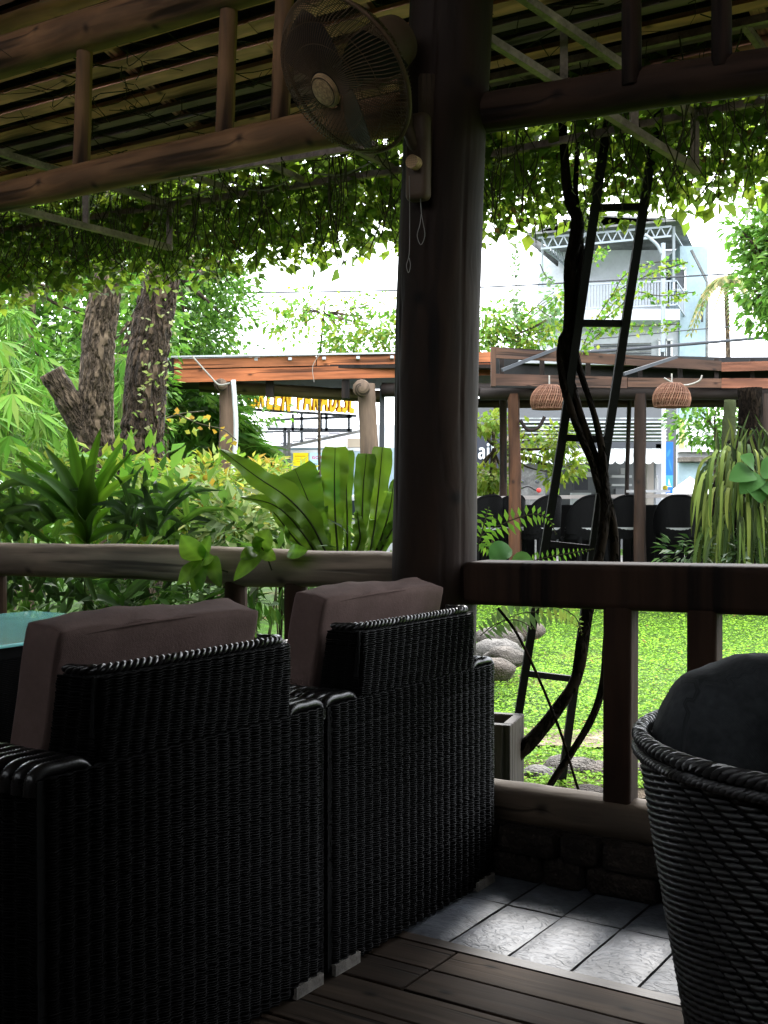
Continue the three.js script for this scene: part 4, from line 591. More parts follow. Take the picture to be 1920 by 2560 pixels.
{ // leafy ground plants filling the bed
  const bush = (name, label, list, pal, size, narrow, mat) => { const b = P(list[0][0], 1400, list[0][2]).setY(GY), t = thing(name, label, 'shrub', b), L = new Leaves(), st = []; for (const [u, v, d, rx, ry, n, per] of list) { const c = P(u, v, d).sub(b); clumps(L, c, V(rx, ry, 0.35), n, per, size, pal, { spread: size * 1.5, narrow, droop: 0.15 }); for (let k = 0; k < 4; k++) st.push(sweep([V(c.x * 0.8 + rr(-0.1, 0.1), 0, c.z), V(c.x, c.y * 0.5, c.z), c], 0.006, { radial: 5, segs: 6 })); } part('stems', merge(st), M.stem, t).userData.kind = 'stuff'; part('foliage', L.geo(), mat ?? M.leaf, t).userData.kind = 'stuff'; };
  bush('croton_bush', 'yellow and orange variegated croton bush behind the bird nest fern', [[560, 1200, 7.4, 0.36, 0.1, 40, 20], [690, 1215, 7.4, 0.22, 0.1, 24, 20], [640, 1290, 6.6, 0.32, 0.14, 40, 20], [520, 1290, 6.6, 0.32, 0.16, 40, 20]], [[0.34, 0.34, 0.03], [0.36, 0.4, 0.06], [0.2, 0.32, 0.03], [0.34, 0.24, 0.03], [0.3, 0.38, 0.1], [0.14, 0.26, 0.03], [0.18, 0.32, 0.04]], 0.075, 0.42);
  bush('mottled_shrub', 'white-mottled green leafy shrub beside the fern base', [[560, 1330, 5.6, 0.24, 0.08, 16, 12], [700, 1330, 5.4, 0.24, 0.1, 18, 12], [470, 1260, 6.4, 0.3, 0.12, 16, 12], [930, 1340, 5.2, 0.18, 0.08, 12, 12]], [[0.22, 0.32, 0.08], [0.1, 0.2, 0.03], [0.3, 0.38, 0.14], [0.06, 0.13, 0.02]], 0.1, 0.5);
  bush('low_green_shrub', 'low bright green shrub behind the strap leaves', [[120, 1240, 7.2, 0.6, 0.18, 30, 16], [330, 1230, 7, 0.4, 0.18, 24, 16], [420, 1280, 6.4, 0.3, 0.14, 18, 14], [60, 1330, 6.2, 0.5, 0.15, 24, 14]], G1.concat(GY2), 0.12, 0.42);
  bush('dark_undergrowth_shrub', 'dark green undergrowth behind the left balusters', [[120, 1490, 5.4, 0.6, 0.22, 34, 16], [330, 1490, 5.3, 0.4, 0.2, 24, 16], [520, 1470, 5.3, 0.3, 0.16, 16, 16], [760, 1480, 5.1, 0.5, 0.2, 30, 16], [930, 1420, 4.9, 0.2, 0.12, 12, 12]], G3.concat([[0.04, 0.08, 0.02], [0.1, 0.2, 0.03]]), 0.1, 0.3);
  bush('low_green_shrub', 'green shrub and stems at the far right foot of the hanging fern', [[1790, 1385, 12.2, 0.45, 0.12, 20, 12], [1890, 1380, 12.2, 0.4, 0.14, 18, 12]], [[0.03, 0.07, 0.015], [0.06, 0.12, 0.025], [0.14, 0.18, 0.1]], 0.12, 0.4);
}
{ // bird nest fern: every frond a wavy strap with a dark midrib
  const b = P(820, 1420, 4.75), t = thing('bird_nest_fern', 'large bird nest fern with wavy upright fronds beside the post', 'fern', b), q = (l, d0 = 4.75, d1 = 4.75) => l.map(([u, v], i) => P(u, v, d0 + (d1 - d0) * i / (l.length - 1)).sub(b));
  const fr = [[[[825, 1400], [775, 1305], [720, 1245], [640, 1190], [552, 1124]], .125, 4.75, 4.5, 0], [[[815, 1400], [795, 1320], [770, 1250], [737, 1172]], .155, 4.75, 4.85, 1], [[[845, 1395], [838, 1290], [836, 1200], [838, 1118]], .11, 4.75, 4.8, 1], [[[868, 1395], [868, 1300], [866, 1210], [868, 1126]], .06, 4.8, 4.9, 1], [[[900, 1395], [905, 1300], [908, 1220], [916, 1134]], .085, 4.75, 4.7, 1], [[[925, 1390], [938, 1300], [948, 1210], [956, 1118]], .085, 4.75, 4.75, 1], [[[800, 1400], [755, 1330], [690, 1265], [603, 1242]], .08, 4.75, 4.55, 0], [[[935, 1390], [958, 1330], [975, 1270], [985, 1200]], .085, 4.7, 4.6, 0], [[[790, 1400], [740, 1350], [700, 1300], [670, 1262]], .05, 4.8, 4.9, 0], [[[880, 1400], [900, 1350], [897, 1310], [893, 1278]], .06, 4.65, 4.55, 0], [[[945, 1390], [968, 1345], [1000, 1300], [1040, 1290]], .07, 4.7, 4.6, 0], [[[805, 1400], [770, 1340], [735, 1290], [690, 1225]], .06, 4.8, 4.95, 0]];
  fr.forEach(([l, w, d0, d1, cut], i) => { const p = q(l, d0, d1), c = [[0.13, 0.24, 0.018], [0.1, 0.2, 0.016], [0.16, 0.28, 0.022]][i % 3]; const f = part('frond', strap(p, (x) => w * (0.9 + 0.28 * fbm(x * 7 + i * 3, 2, 999, 9, 3, 31)) * (cut ? Math.min(1, 0.28 + 0.95 * x) * (x > 0.985 ? 0.8 : 1) : Math.max(0.05, Math.min(1, 0.3 + 1.3 * x) * Math.pow(1 - x, 0.5) * 1.25)), { n: 26, fold: 0.2, wave: w * 0.22, wf: 3.7, ph: i, up: V(0.1, 0.25, 1).normalize(), col: (x, y) => { const k = 0.9 + 0.2 * fbm(x * 9 + i, y * 3 + 4, 99, 99, 3, 7); return c.map((v) => v * k); } }), M.gloss, t); part('midrib', sweep(p.map((x) => x.clone().add(V(0, 0, 0.004))), (x) => 0.004 * (1 - x) + 0.0012, { radial: 5, segs: 20 }), std([0.025, 0.035, 0.01]), f); });
}
{ // leaves hanging over the rail
  const cl = (label, o, list) => { const b = P(...o), t = thing('trailing_vine', label, 'plant', b, 0, 'trailing leaves over the left rail'); for (const [fu, fv, u, v, w] of list) { const a = P(fu, fv, o[2]).sub(b), e = P(u, v, o[2] - 0.06).sub(b), m = a.clone().lerp(e, 0.5).add(V(0, 0, 0.03)), c = vary([[0.24, 0.48, 0.04], [0.19, 0.4, 0.035]]); part('leaf', strap([a, m, e], (q) => w * Math.max(0.02, Math.pow(Math.sin(Math.PI * Math.pow(q, 0.7)), 0.8)), { n: 10, fold: 0.22, up: V(rr(-0.4, 0.4), 0.2, 1).normalize(), col: (q, x) => c.map((z) => z * (Math.abs(x) < 0.1 ? 1.25 : 0.92 + 0.12 * Math.sin(q * 30 + x * 3))) }), M.gloss, t); } return [t, b]; };
  const [t, b] = cl('trailing cluster of heart-shaped green leaves over the left rail', [505, 1400, 3.97], [[508, 1400, 452, 1338, .09], [505, 1400, 445, 1462, .062], [507, 1402, 484, 1482, .055], [508, 1398, 535, 1392, .05], [508, 1400, 500, 1478, .05], [530, 1390, 552, 1470, .06], [510, 1395, 526, 1338, .05]]);
  part('stem', sweep([P(506, 1399, 3.96), P(540, 1420, 3.95), P(570, 1430, 3.95)].map((p) => p.sub(b)), 0.003, { radial: 5 }), M.stem, t);
  const [t2, b2] = cl('second trailing sprig of leaves on the rail nearer the post', [655, 1367, 3.82], [[655, 1370, 672, 1322, .075], [655, 1372, 584, 1452, .055], [658, 1372, 690, 1400, .05], [640, 1375, 600, 1395, .045], [720, 1380, 770, 1375, .05], [655, 1370, 640, 1340, .05]]);
  part('stem', sweep([P(620, 1370, 3.83), P(655, 1370, 3.81), P(680, 1426, 3.79)].map((p) => p.sub(b2)), 0.003, { radial: 5 }), M.stem, t2);
}
function frond(t, b, px, d, len, n, pal, mat) { const c = new THREE.CatmullRomCurve3(px.map(([u, v], i) => P(u, v, d + i * 0.01).sub(b))), L = new Leaves(); for (let i = 1; i <= n; i++) { const f = i / n, p = c.getPoint(f), T = c.getTangent(f), k = len * Math.sin(Math.PI * Math.min(0.97, 0.25 + 0.75 * f)) * rr(0.85, 1.1); for (const s of [-1, 1]) { const dir = T.clone().cross(V(0.1, 0.35, 1)).multiplyScalar(s).addScaledVector(T, 0.35).add(V(0, -0.15, 0.2 * s)).normalize(); L.add(p, dir, V(0.1, 0.5, 1).normalize(), k, k * 0.32, vary(pal)); } } const f = part('frond', L.geo(), mat ?? M.leaf, t); f.userData.kind = 'stuff'; part('rachis', sweep(px.map(([u, v], i) => P(u, v, d + i * 0.01).sub(b)), 0.0022, { radial: 5, segs: 16 }), M.stem, f); }
{
  const b = P(1215, 1420, 4.3), t = thing('garden_fern', 'feathery fern fronds just right of the post above the rail', 'fern', b), pal = [[0.16, 0.34, 0.03], [0.2, 0.38, 0.04], [0.12, 0.26, 0.03]];
  frond(t, b, [[1195, 1345], [1230, 1322], [1280, 1300], [1335, 1285], [1370, 1296], [1390, 1335]], 4.3, 0.055, 17, pal); frond(t, b, [[1190, 1380], [1205, 1330], [1215, 1290], [1222, 1268]], 4.25, 0.05, 8, pal); frond(t, b, [[1300, 1412], [1360, 1395], [1430, 1382], [1485, 1372]], 4.35, 0.035, 16, pal); frond(t, b, [[1200, 1350], [1220, 1370], [1250, 1385]], 4.3, 0.04, 8, pal);
  part('round_leaf', strap([P(1225, 1400, 4.3), P(1250, 1380, 4.28), P(1280, 1375, 4.3)].map((p) => p.sub(b)), (q) => 0.085 * Math.max(0.05, Math.pow(Math.sin(Math.PI * q), 0.6)), { n: 10, up: V(0, 0.6, 1).normalize(), col: () => [0.1, 0.26, 0.07] }), M.gloss, t);
  part('round_leaf', strap([P(1275, 1412, 4.2), P(1305, 1395, 4.2), P(1335, 1408, 4.2)].map((p) => p.sub(b)), (q) => 0.05 * Math.max(0.05, Math.sin(Math.PI * q)), { n: 8, up: V(0, 0.6, 1).normalize(), col: () => [0.12, 0.28, 0.06] }), M.gloss, t);
  const b2 = P(1290, 1560, 4.6), t2 = thing('garden_fern', 'drooping fern fronds under the right top rail', 'fern', b2), p2 = [[0.14, 0.22, 0.07], [0.1, 0.17, 0.05]];
  frond(t2, b2, [[1220, 1580], [1270, 1545], [1330, 1530], [1400, 1540], [1450, 1570]], 4.6, 0.075, 17, p2); frond(t2, b2, [[1200, 1590], [1240, 1560], [1290, 1550], [1340, 1575]], 4.55, 0.05, 13, p2); frond(t2, b2, [[1330, 1520], [1400, 1520], [1440, 1545], [1455, 1585]], 4.6, 0.06, 12, [[0.24, 0.34, 0.06]]);
}
{ // hanging epiphyte on the old stump at the right
  const b = P(1840, 1130, 12.4), t = thing('hanging_fern', 'large hanging fern of long ribbon leaves on the dark trunk at right', 'fern', b);
  const pal = [[0.04, 0.068, 0.01], [0.075, 0.11, 0.016], [0.024, 0.042, 0.008], [0.11, 0.145, 0.026]], lm = leafMat({ roughness: 0.75, transmission: 0.3 });
  for (let i = 0; i < 270; i++) { const u = rr(1765, 1990), v = 1150 + rr(-50, 190) + Math.abs(u - 1850) * 0.25, d = 12.4 + rr(-0.6, 0.2), out = (u - 1850) * rr(0.15, 0.6), len = rr(90, 190), c = vary(pal), w = rr(0.028, 0.054); const l = [P(u, v, d), P(u + out * 0.6, v + len * 0.12, d - 0.12), P(u + out, v + len * 0.55, d - 0.18), P(u + out * 1.05 + rr(-6, 6), v + len, d - 0.15)].map((p) => p.sub(b)); part('ribbon_leaf', strap(l, (q) => w * Math.max(0.06, Math.min(1, 0.5 + 1.2 * q) * Math.pow(1 - q, 0.35)), { n: 7, fold: 0.3, up: V(rr(-0.7, 0.7), 0.2, 1).normalize(), col: () => c }), lm, t); }
  for (let i = 0; i < 24; i++) { const u = rr(1790, 1920), v = rr(1120, 1190), c = vary(pal); part('ribbon_leaf', strap([P(u, v, 12.3), P(u + rr(-15, 15), v - rr(30, 60), 12.25), P(u + rr(-30, 30), v - rr(60, 110), 12.2)].map((p) => p.sub(b)), (q) => 0.034 * Math.max(0.06, Math.pow(1 - q, 0.4)), { n: 6, up: V(rr(-0.7, 0.7), 0.2, 1).normalize(), col: () => c }), M.gloss, t); }
  part('root_ball', rock(0.36, 0.64, 0.26, 31).translate(...P(1868, 1230, 12.6).sub(b).toArray()), M.vineBark, t);
  const lv = thing('philodendron', 'broad-leaved climber growing in the hanging fern at the right edge', 'plant', P(1880, 1200, 11.7)), lb = lv.position;
  for (const [u, v, e, f, w] of [[1880, 1180, 1822, 1200, .17], [1895, 1185, 1850, 1235, .16], [1900, 1180, 1960, 1170, .18], [1885, 1170, 1850, 1140, .12], [1910, 1200, 1945, 1250, .17], [1880, 1210, 1905, 1258, .15]]) { const a = P(u, v, 11.65).sub(lb), c = P(e, f, 11.6).sub(lb); part('leaf', strap([a, a.clone().lerp(c, 0.5).add(V(0, 0.02, 0.05)), c], (q) => 1.5 * w * Math.max(0.03, Math.pow(Math.sin(Math.PI * Math.pow(q, 0.65)), 0.7)), { n: 9, fold: 0.2, up: V(0, 0.7, 1).normalize(), col: () => [0.035, 0.1, 0.018] }), M.leaf, lv); }
  const tr = thing('old_trunk', 'dark old trunk holding the hanging fern at the right edge', 'tree', P(1870, 1250, 13.0).setY(GY)), o2 = tr.position; part('trunk', sweep([V(0, 0, 0), P(1872, 1150, 13.0).sub(o2), P(1875, 1050, 13.0).sub(o2), P(1874, 970, 13.0).sub(o2)], (q, a) => 0.13 * (1 + 0.2 * (fbm(q * 9, a, 99, 6, 3, 3) - 0.5)), { radial: 14, segs: 20 }), M.vineBark, tr);
  part('mossy_stub', sweep([P(1822, 1180, 12.8).sub(o2), P(1822, 1080, 12.8).sub(o2), P(1826, 1000, 12.8).sub(o2)], (q, a) => (0.085 - 0.02 * q) * (1 + 0.3 * (fbm(q * 9, a, 99, 6, 3, 8) - 0.5)), { radial: 12, segs: 16 }), std([0.045, 0.055, 0.02], { bumpMap: withRep(mottle, 6, 6), bumpScale: 0.02, roughness: 1 }), tr);
}

// ---------------------------------------------------------------- garden pavilion
const PD = 13.5;
{
  const o = P(900, 1250, PD).setY(GY), t = thing('garden_pavilion', 'open timber pavilion with orange and brown fascia boards across the garden', 'pavilion', o), q = (u, v, d) => P(u, v, d).sub(o);
  const orange = wood([0.66, 0.24, 0.1], 2, 0.5, { roughness: 0.7 }), orange2 = wood([0.6, 0.2, 0.08], 2, 0.5, { roughness: 0.7 }), brown = wood([0.16, 0.085, 0.055], 2, 0.5), brown2 = wood([0.13, 0.07, 0.048], 2, 0.5), redbrown = wood([0.34, 0.14, 0.085], 2, 0.5), dark = wood([0.03, 0.02, 0.016], 1, 0.6), pale = wood([0.36, 0.24, 0.17], 1.2, 0.5), pale2 = wood([0.28, 0.2, 0.145], 1.2, 0.5), rust = wood([0.16, 0.07, 0.035], 1.5, 0.6), dk = wood([0.06, 0.033, 0.022], 1.5, 0.6);
  const board = (u0, va, vb, u1, vc, vd, d0, d1, m, th = 0.03) => { const a = q(u0, (va + vb) / 2, d0), b = q(u1, (vc + vd) / 2, d1), h = (Math.abs(vb - va) * d0 + Math.abs(vd - vc) * d1) / 2 / F; part('fascia_board', bar(a, b, th, h), m, t); };
  board(432, 898, 922, 790, 890, 914, 13.2, 13.4, orange); board(792, 889, 914, 1228, 880, 905, 13.4, 13.6, orange); board(432, 925, 957, 1228, 908, 938, 13.2, 13.62, orange2);
  part('end_board', bar(q(430, 893, 13.2), q(430, 962, 13.2), 0.05, 0.08), dark, t); part('end_board', bar(q(430, 930, 13.2), q(400, 955, 15.4), 0.04, 0.3), dark, t);
  part('roof_sheet', [bar(q(428, 932, 14.7), q(1232, 926, 15.1), 2.9, 0.03)], M.sheet, t); part('flashing', bar(q(428, 893, 13.18), q(1000, 883, 13.5), 0.1, 0.02), M.sheet, t);
  for (let i = 0; i < 9; i++) part('roof_rib', bar(q(470 + i * 85, 901 - i * 1.5, 13.3), q(474 + i * 85, 950 - i * 2, 15.9), 0.04, 0.03), M.sheet, t);
  // right wing
  board(1231, 868, 894, 1560, 887, 914, 12.4, 13.0, brown); board(1562, 886, 914, 1802, 904, 926, 13.0, 13.4, brown2); board(1231, 932, 966, 1566, 945, 968, 12.4, 13.0, brown2); board(1568, 944, 968, 1802, 947, 969, 13.0, 13.4, brown);
  board(1804, 906, 929, 2100, 898, 922, 13.4, 13.0, redbrown); board(1804, 946, 970, 2100, 946, 972, 13.4, 13.0, redbrown);
  part('end_board', bar(q(1233, 868, 12.38), q(1233, 966, 12.38), 0.05, 0.08), brown, t);
  for (const u of [1254, 1355, 1470, 1600, 1700, 1790, 1880]) part('bracing', bar(q(u, 885 + (u - 1231) * 0.02, 12.9 + (u - 1231) * 0.001), q(u, 960, 12.9 + (u - 1231) * 0.001), 0.05, 0.04), dark, t);
  part('lining', [bar(q(1231, 925, 13.1), q(1802, 935, 13.9), 0.04, 0.4), bar(q(1802, 935, 13.9), q(2100, 935, 13.6), 0.04, 0.4)], M.black, t);
  part('roof_sheet', [bar(q(1234, 930, 14.2), q(1804, 942, 14.7), 2.2, 0.03), bar(q(1804, 942, 14.9), q(2120, 940, 14.7), 2.0, 0.03)], M.sheet, t);
  part('ceiling', [box(9.5, 0.04, 2.6, q(1250, 950, 14.6).x, 2.62 - o.y, q(1250, 950, 14.7).z)], dark, t);
  const lg = (a, b, r, m, sd) => sweep([a, a.clone().lerp(b, 0.5).add(V(rr(-0.03, 0.03), 0, 0)), b], logRad(r, r * 0.94, sd, 0.12), { radial: 12, segs: 14 });
  part('log_beam', lg(q(500, 965, 13.9), q(960, 992, 13.9), 0.075, 0, 3), pale2, t); part('log_beam', lg(q(955, 975, 13.6), q(1260, 975, 13.4), 0.08, 0, 4), dark, t); part('log_beam', lg(q(1200, 985, 13.3), q(2100, 985, 13.6), 0.07, 0, 5), dark, t); part('log_beam', lg(q(1180, 1008, 15), q(1920, 1008, 15.2), 0.06, 0, 6), dk, t);
  for (const [u, v0, v1] of [[675, 945, 992], [864, 950, 996]]) part('rafter_end', bar(q(u, v0, 13.5), q(u, v1, 13.5), 0.09, 0.09), dark, t);
  const ps = [[570, 950, 566, 13.4, 0.105, pale], [916, 960, 938, 13.4, 0.115, pale2], [1284, 985, 1288, 13.3, 0.075, rust], [1258, 1000, 1254, 14.4, 0.05, dk], [1600, 985, 1600, 13.4, 0.075, dk], [1574, 990, 1572, 15.0, 0.03, dark], [1905, 985, 1905, 13.4, 0.09, dk]];
  ps.forEach(([u, v, u2, d, r, m], i) => { const a = q(u, v, d), b = q(u2, 1300, d); b.y = 0; part('log_post', lg(b, a, r, m, 40 + i), m, t); });
  part('log_end', log([q(903, 971, 13.12), q(905, 968, 13.8)], 0.098, 0.09, 61, 16, 0.12, 8), pale2, t); part('log_end', log([q(552, 962, 13.15), q(553, 960, 13.8)], 0.075, 0.07, 62, 16, 0.12, 8), pale2, t);
  part('drain_pipe', sweep([q(583, 950, 13.25), q(590, 1080, 13.25), q(580, 1210, 13.25), q(578, 1300, 13.25)], 0.028, { radial: 8, segs: 14 }), M.white, t);
  part('metal_pole', bar(q(956, 965, 13.7), V(q(950, 1300, 13.7).x, 0, q(950, 1300, 13.7).z), 0.06), M.darkGrey, t);
  for (const [u, v, u2, v2] of [[1255, 925, 1395, 870], [1560, 935, 1692, 892]]) part('awning_strut', bar(q(u, v, 12.3), q(u2, v2, 12.7), 0.025, 0.035), M.darkGrey, t);
  part('branch_brace', sweep([q(1300, 1050, 13.2), q(1320, 1075, 13.2), q(1345, 1070, 13.2), q(1362, 1042, 13.2)], 0.02, { radial: 7 }), dark, t);
  part('rope', sweep([q(480, 890, 13.1), q(525, 940, 13.1), q(548, 962, 13.1), q(575, 958, 13.1)], 0.01, { radial: 5 }), M.cable, t); part('rope', sweep([q(785, 955, 13.1), q(782, 915, 13.1), q(800, 885, 13.1)], 0.003, { radial: 5 }), M.cable, t);
  part('rope', sweep([q(1660, 945, 12.7), q(1690, 960, 12.7), q(1720, 962, 12.7), q(1750, 950, 12.7), q(1755, 938, 12.7)], 0.009, { radial: 6, segs: 18 }), M.cable, t);
}
// basket lamps: woven strips on a rounded form
function basket(label, u, v) {
  const d = 12.2, b = P(u, v, d), t = thing('basket_lamp', label, 'lamp', b, 0, 'woven basket lamps under the pavilion eave'), mats = [[0.34, 0.17, 0.11], [0.27, 0.13, 0.085], [0.4, 0.22, 0.15]].map((c) => std(c, { roughness: 0.85, map: withRep(mottleC, 4, 4) }));
  const prof = (f) => { const a = f * 1.9; return [0.19 * Math.pow(Math.sin(Math.min(Math.PI * 0.5, a + 0.28)), 0.75) * (a > 1.5 ? 1 - (a - 1.5) * 0.25 : 1), 0.2 - 0.255 * Math.pow(f, 1.15)]; };
  for (let i = 0; i < 44; i++) for (const s of [-1, 1]) { const p = []; for (let k = 0; k <= 8; k++) { const f = 0.06 + 0.94 * k / 8, [r, y] = prof(f), a = i / 44 * 6.2832 + s * f * 0.55; p.push(V(Math.cos(a) * (r + 0.004 * s), y, Math.sin(a) * (r + 0.004 * s))); } part('strip', sweep(p, 0.0062, { radial: 5, segs: 8, smooth: false, caps: false }), mats[(i * 7 + s + 3) % 3], t); }
  for (const f of [0.05, 0.5, 0.98]) { const [r, y] = prof(f); part('hoop', new THREE.TorusGeometry(r, 0.008, 6, 40).rotateX(Math.PI / 2).translate(0, y, 0), mats[1], t); }
  part('lining', new THREE.LatheGeometry(Array.from({ length: 12 }, (_, k) => { const [r, y] = prof(0.03 + 0.97 * k / 11); return new THREE.Vector2(r - 0.014, y); }), 36), std([0.2, 0.09, 0.055], { roughness: 0.95, side: THREE.DoubleSide }), t);
  part('wire', sweep([V(0, 0.19, 0), V(0, 0.3, 0)], 0.008, { radial: 6, segs: 2 }), M.cable, t);
}
basket('woven basket lamp behind the ladder, nearer the post', 1373, 1010); basket('woven basket lamp hanging in the clear at the right', 1679, 1005);
{ // bar counter and stools
  const o = P(1500, 1260, 14.6).setY(GY), t = thing('bar_counter', 'long dark bar counter with a pale top inside the pavilion', 'counter', o), q = (u, v, d) => P(u, v, d).sub(o);
  part('counter_top', bar(q(1120, 1246, 14.5), q(1960, 1236, 14.9), 0.5, 0.045), std([0.5, 0.45, 0.42], { roughness: 0.4 }), t);
  const f0 = q(1120, 1252, 14.5), f1 = q(1960, 1242, 14.9), w = f1.x - f0.x;
  for (let i = 0; i < 16; i++) part('front_panel', box(w / 16 - 0.035, f0.y - 0.06, 0.03, f0.x + w * (i + 0.5) / 16, f0.y / 2 - 0.02, f0.z + 0.05 - 0.4 * i / 16 + 0.15), std([0.003, 0.003, 0.003], { specularIntensity: 0.1, map: withRep(mottleC, 1, 1) }), t);
  const dish = thing('white_tray', 'white tray with small things on the bar counter', 'tray', P(1620, 1232, 14.7)); part('tray', box(0.5, 0.03, 0.25, 0, 0.02, 0), M.white, dish); part('bottle', sweep([V(0.11, 0.03, 0), V(0.11, 0.16, 0), V(0.11, 0.22, 0)], (f) => f > 0.7 ? 0.012 : 0.02, { radial: 10, segs: 8 }), M.white, dish); part('lemon', new THREE.SphereGeometry(0.035, 12, 8).translate(0.2, 0.06, 0.08), std([0.6, 0.5, 0.05]), dish);
}
{
  const grey = std([0.0035, 0.0035, 0.0038], { roughness: 0.7, specularIntensity: 0.12, bumpMap: withRep(clothBump, 3, 3), bumpScale: 0.004 }), pad = std([0.45, 0.45, 0.46], { roughness: 0.9 });
  const stool = (label, u, turn, d = 13.6) => {
    const b = P(u, 1290, d).setY(GY + 0.02), t = thing('bar_stool', label, 'bar stool', b, turn, 'rattan bar stools along the counter'), H = 1.1 - 77 * 13.6 / F - GY - 0.02; // seat height
    const g = new THREE.BufferGeometry(), pos = [], idx = [], n = 18; for (let i = 0; i <= n; i++) { const f = i / n * 2 - 1, a = f * 1.5, top = H + 0.04 + 0.345 * Math.pow(Math.max(0, 1 - Math.pow(Math.abs(f), 2.4)), 0.75); for (const r of [0.25, 0.225]) pos.push(Math.sin(a) * r, H - 0.06, Math.cos(a) * r - 0.03, Math.sin(a) * (r + 0.01), top, Math.cos(a) * (r + 0.015) - 0.03); }
    for (let i = 0; i < n; i++) { const a = i * 4, e = a + 4; idx.push(a, e, a + 1, a + 1, e, e + 1, a + 2, a + 3, e + 2, a + 3, e + 3, e + 2, a + 1, e + 1, a + 3, a + 3, e + 1, e + 3); }
    g.setAttribute('position', new THREE.Float32BufferAttribute(pos, 3)); g.setIndex(idx); g.computeVertexNormals(); part('backrest', metric(g), grey, t);
    const rim = []; for (let i = 0; i <= n; i++) { const k = i * 12; rim.push(V((pos[k + 3] + pos[k + 9]) / 2, pos[k + 4] + 0.004, (pos[k + 5] + pos[k + 11]) / 2)); } part('rim', sweep(rim, 0.017, { radial: 7, segs: 30 }), grey, t);
    part('seat', new THREE.CylinderGeometry(0.23, 0.22, 0.035, 28).translate(0, H, 0), pad, t); part('apron', new THREE.CylinderGeometry(0.235, 0.225, 0.1, 28).translate(0, H - 0.07, 0), grey, t);
    for (const [x, z] of [[-1, -1], [1, -1], [-1, 1], [1, 1]]) part('leg', bar(V(x * 0.17, H - 0.1, z * 0.16), V(x * 0.21, 0, z * 0.2), 0.04), grey, t);
    part('footrest', [bar(V(-0.2, 0.25, 0.19), V(0.2, 0.25, 0.19), 0.025), bar(V(-0.2, 0.25, -0.19), V(0.2, 0.25, -0.19), 0.025)], grey, t);
  };
  stool('rattan bar stool farthest left, half behind the post', 1205, 0.5); stool('rattan bar stool just left of the rust-brown pavilion post', 1262, 0.55, 13.9); stool('rattan bar stool between the rust-brown post and the ladder', 1352, 0.6); stool('rattan bar stool seen between the ladder rails', 1462, 0.4); stool('rattan bar stool between the ladder and the right pavilion post', 1560, 0.15, 13.8); stool('rattan bar stool right of the dark pavilion post, whole back in view', 1688, 0.0); stool('rattan bar stool half behind the hanging fern', 1795, -0.1, 13.9);
}
// ---------------------------------------------------------------- leafy sprays growing on the pavilion roof
{
  const spray = (label, lines, d, size, pal, gap = 0.011) => { const b = P(lines[0][0][0], lines[0][0][1], d), t = thing('leafy_creeper', label, 'creeper', b, 0, 'thin leafy creepers and twigs'), L = new Leaves(); lines.forEach((l) => { const pts = l.map(([u, v]) => P(u, v, d + rr(-0.2, 0.2)).sub(b)), c = new THREE.CatmullRomCurve3(pts), n = Math.round(c.getLength() / gap); part('stem', sweep(pts, 0.006, { radial: 5, segs: 12 }), M.stem, t); for (let i = 0; i < n; i++) { const p = c.getPoint(rnd()).add(V(rr(-0.05, 0.05), rr(-0.08, 0.04), rr(-0.05, 0.05))); L.add(p, V(rr(-1, 1), rr(-1, 0.3), rr(-1, 1)).normalize(), rdir(), size * rr(0.7, 1.2), size * 0.75, vary(pal)); } }); part('foliage', L.geo(), M.leaf, t).userData.kind = 'stuff'; };
  spray('slanting leafy creeper in front of the white house', [[[1450, 880], [1490, 800], [1540, 730], [1640, 680], [1720, 655]], [[1500, 800], [1570, 730], [1650, 740], [1735, 730]], [[1460, 870], [1520, 820], [1600, 815], [1700, 810]], [[1480, 830], [1520, 790], [1570, 750]], [[1530, 740], [1560, 690], [1620, 660], [1700, 650]], [[1480, 650], [1500, 625], [1515, 620]]], 12.8, 0.062, GY2.concat(G1));
  spray('yellow-leaved twig arching between the thick trunk and the pavilion post', [[[350, 1180], [365, 1100], [400, 1055], [450, 1035], [510, 1028]], [[440, 1035], [500, 1060], [560, 1075], [590, 1100]]], 9.5, 0.07, [[0.3, 0.34, 0.05], [0.4, 0.26, 0.03], [0.2, 0.32, 0.05]], 0.035);
  spray('thin hanging creeper strand right of the post', [[[1290, 600], [1288, 680], [1292, 760], [1285, 800]], [[1275, 740], [1296, 770]], [[1350, 660], [1365, 690], [1380, 700]], [[1345, 770], [1380, 790], [1395, 770]]], 12.8, 0.06, [[0.12, 0.22, 0.08], [0.16, 0.26, 0.1]]);
}
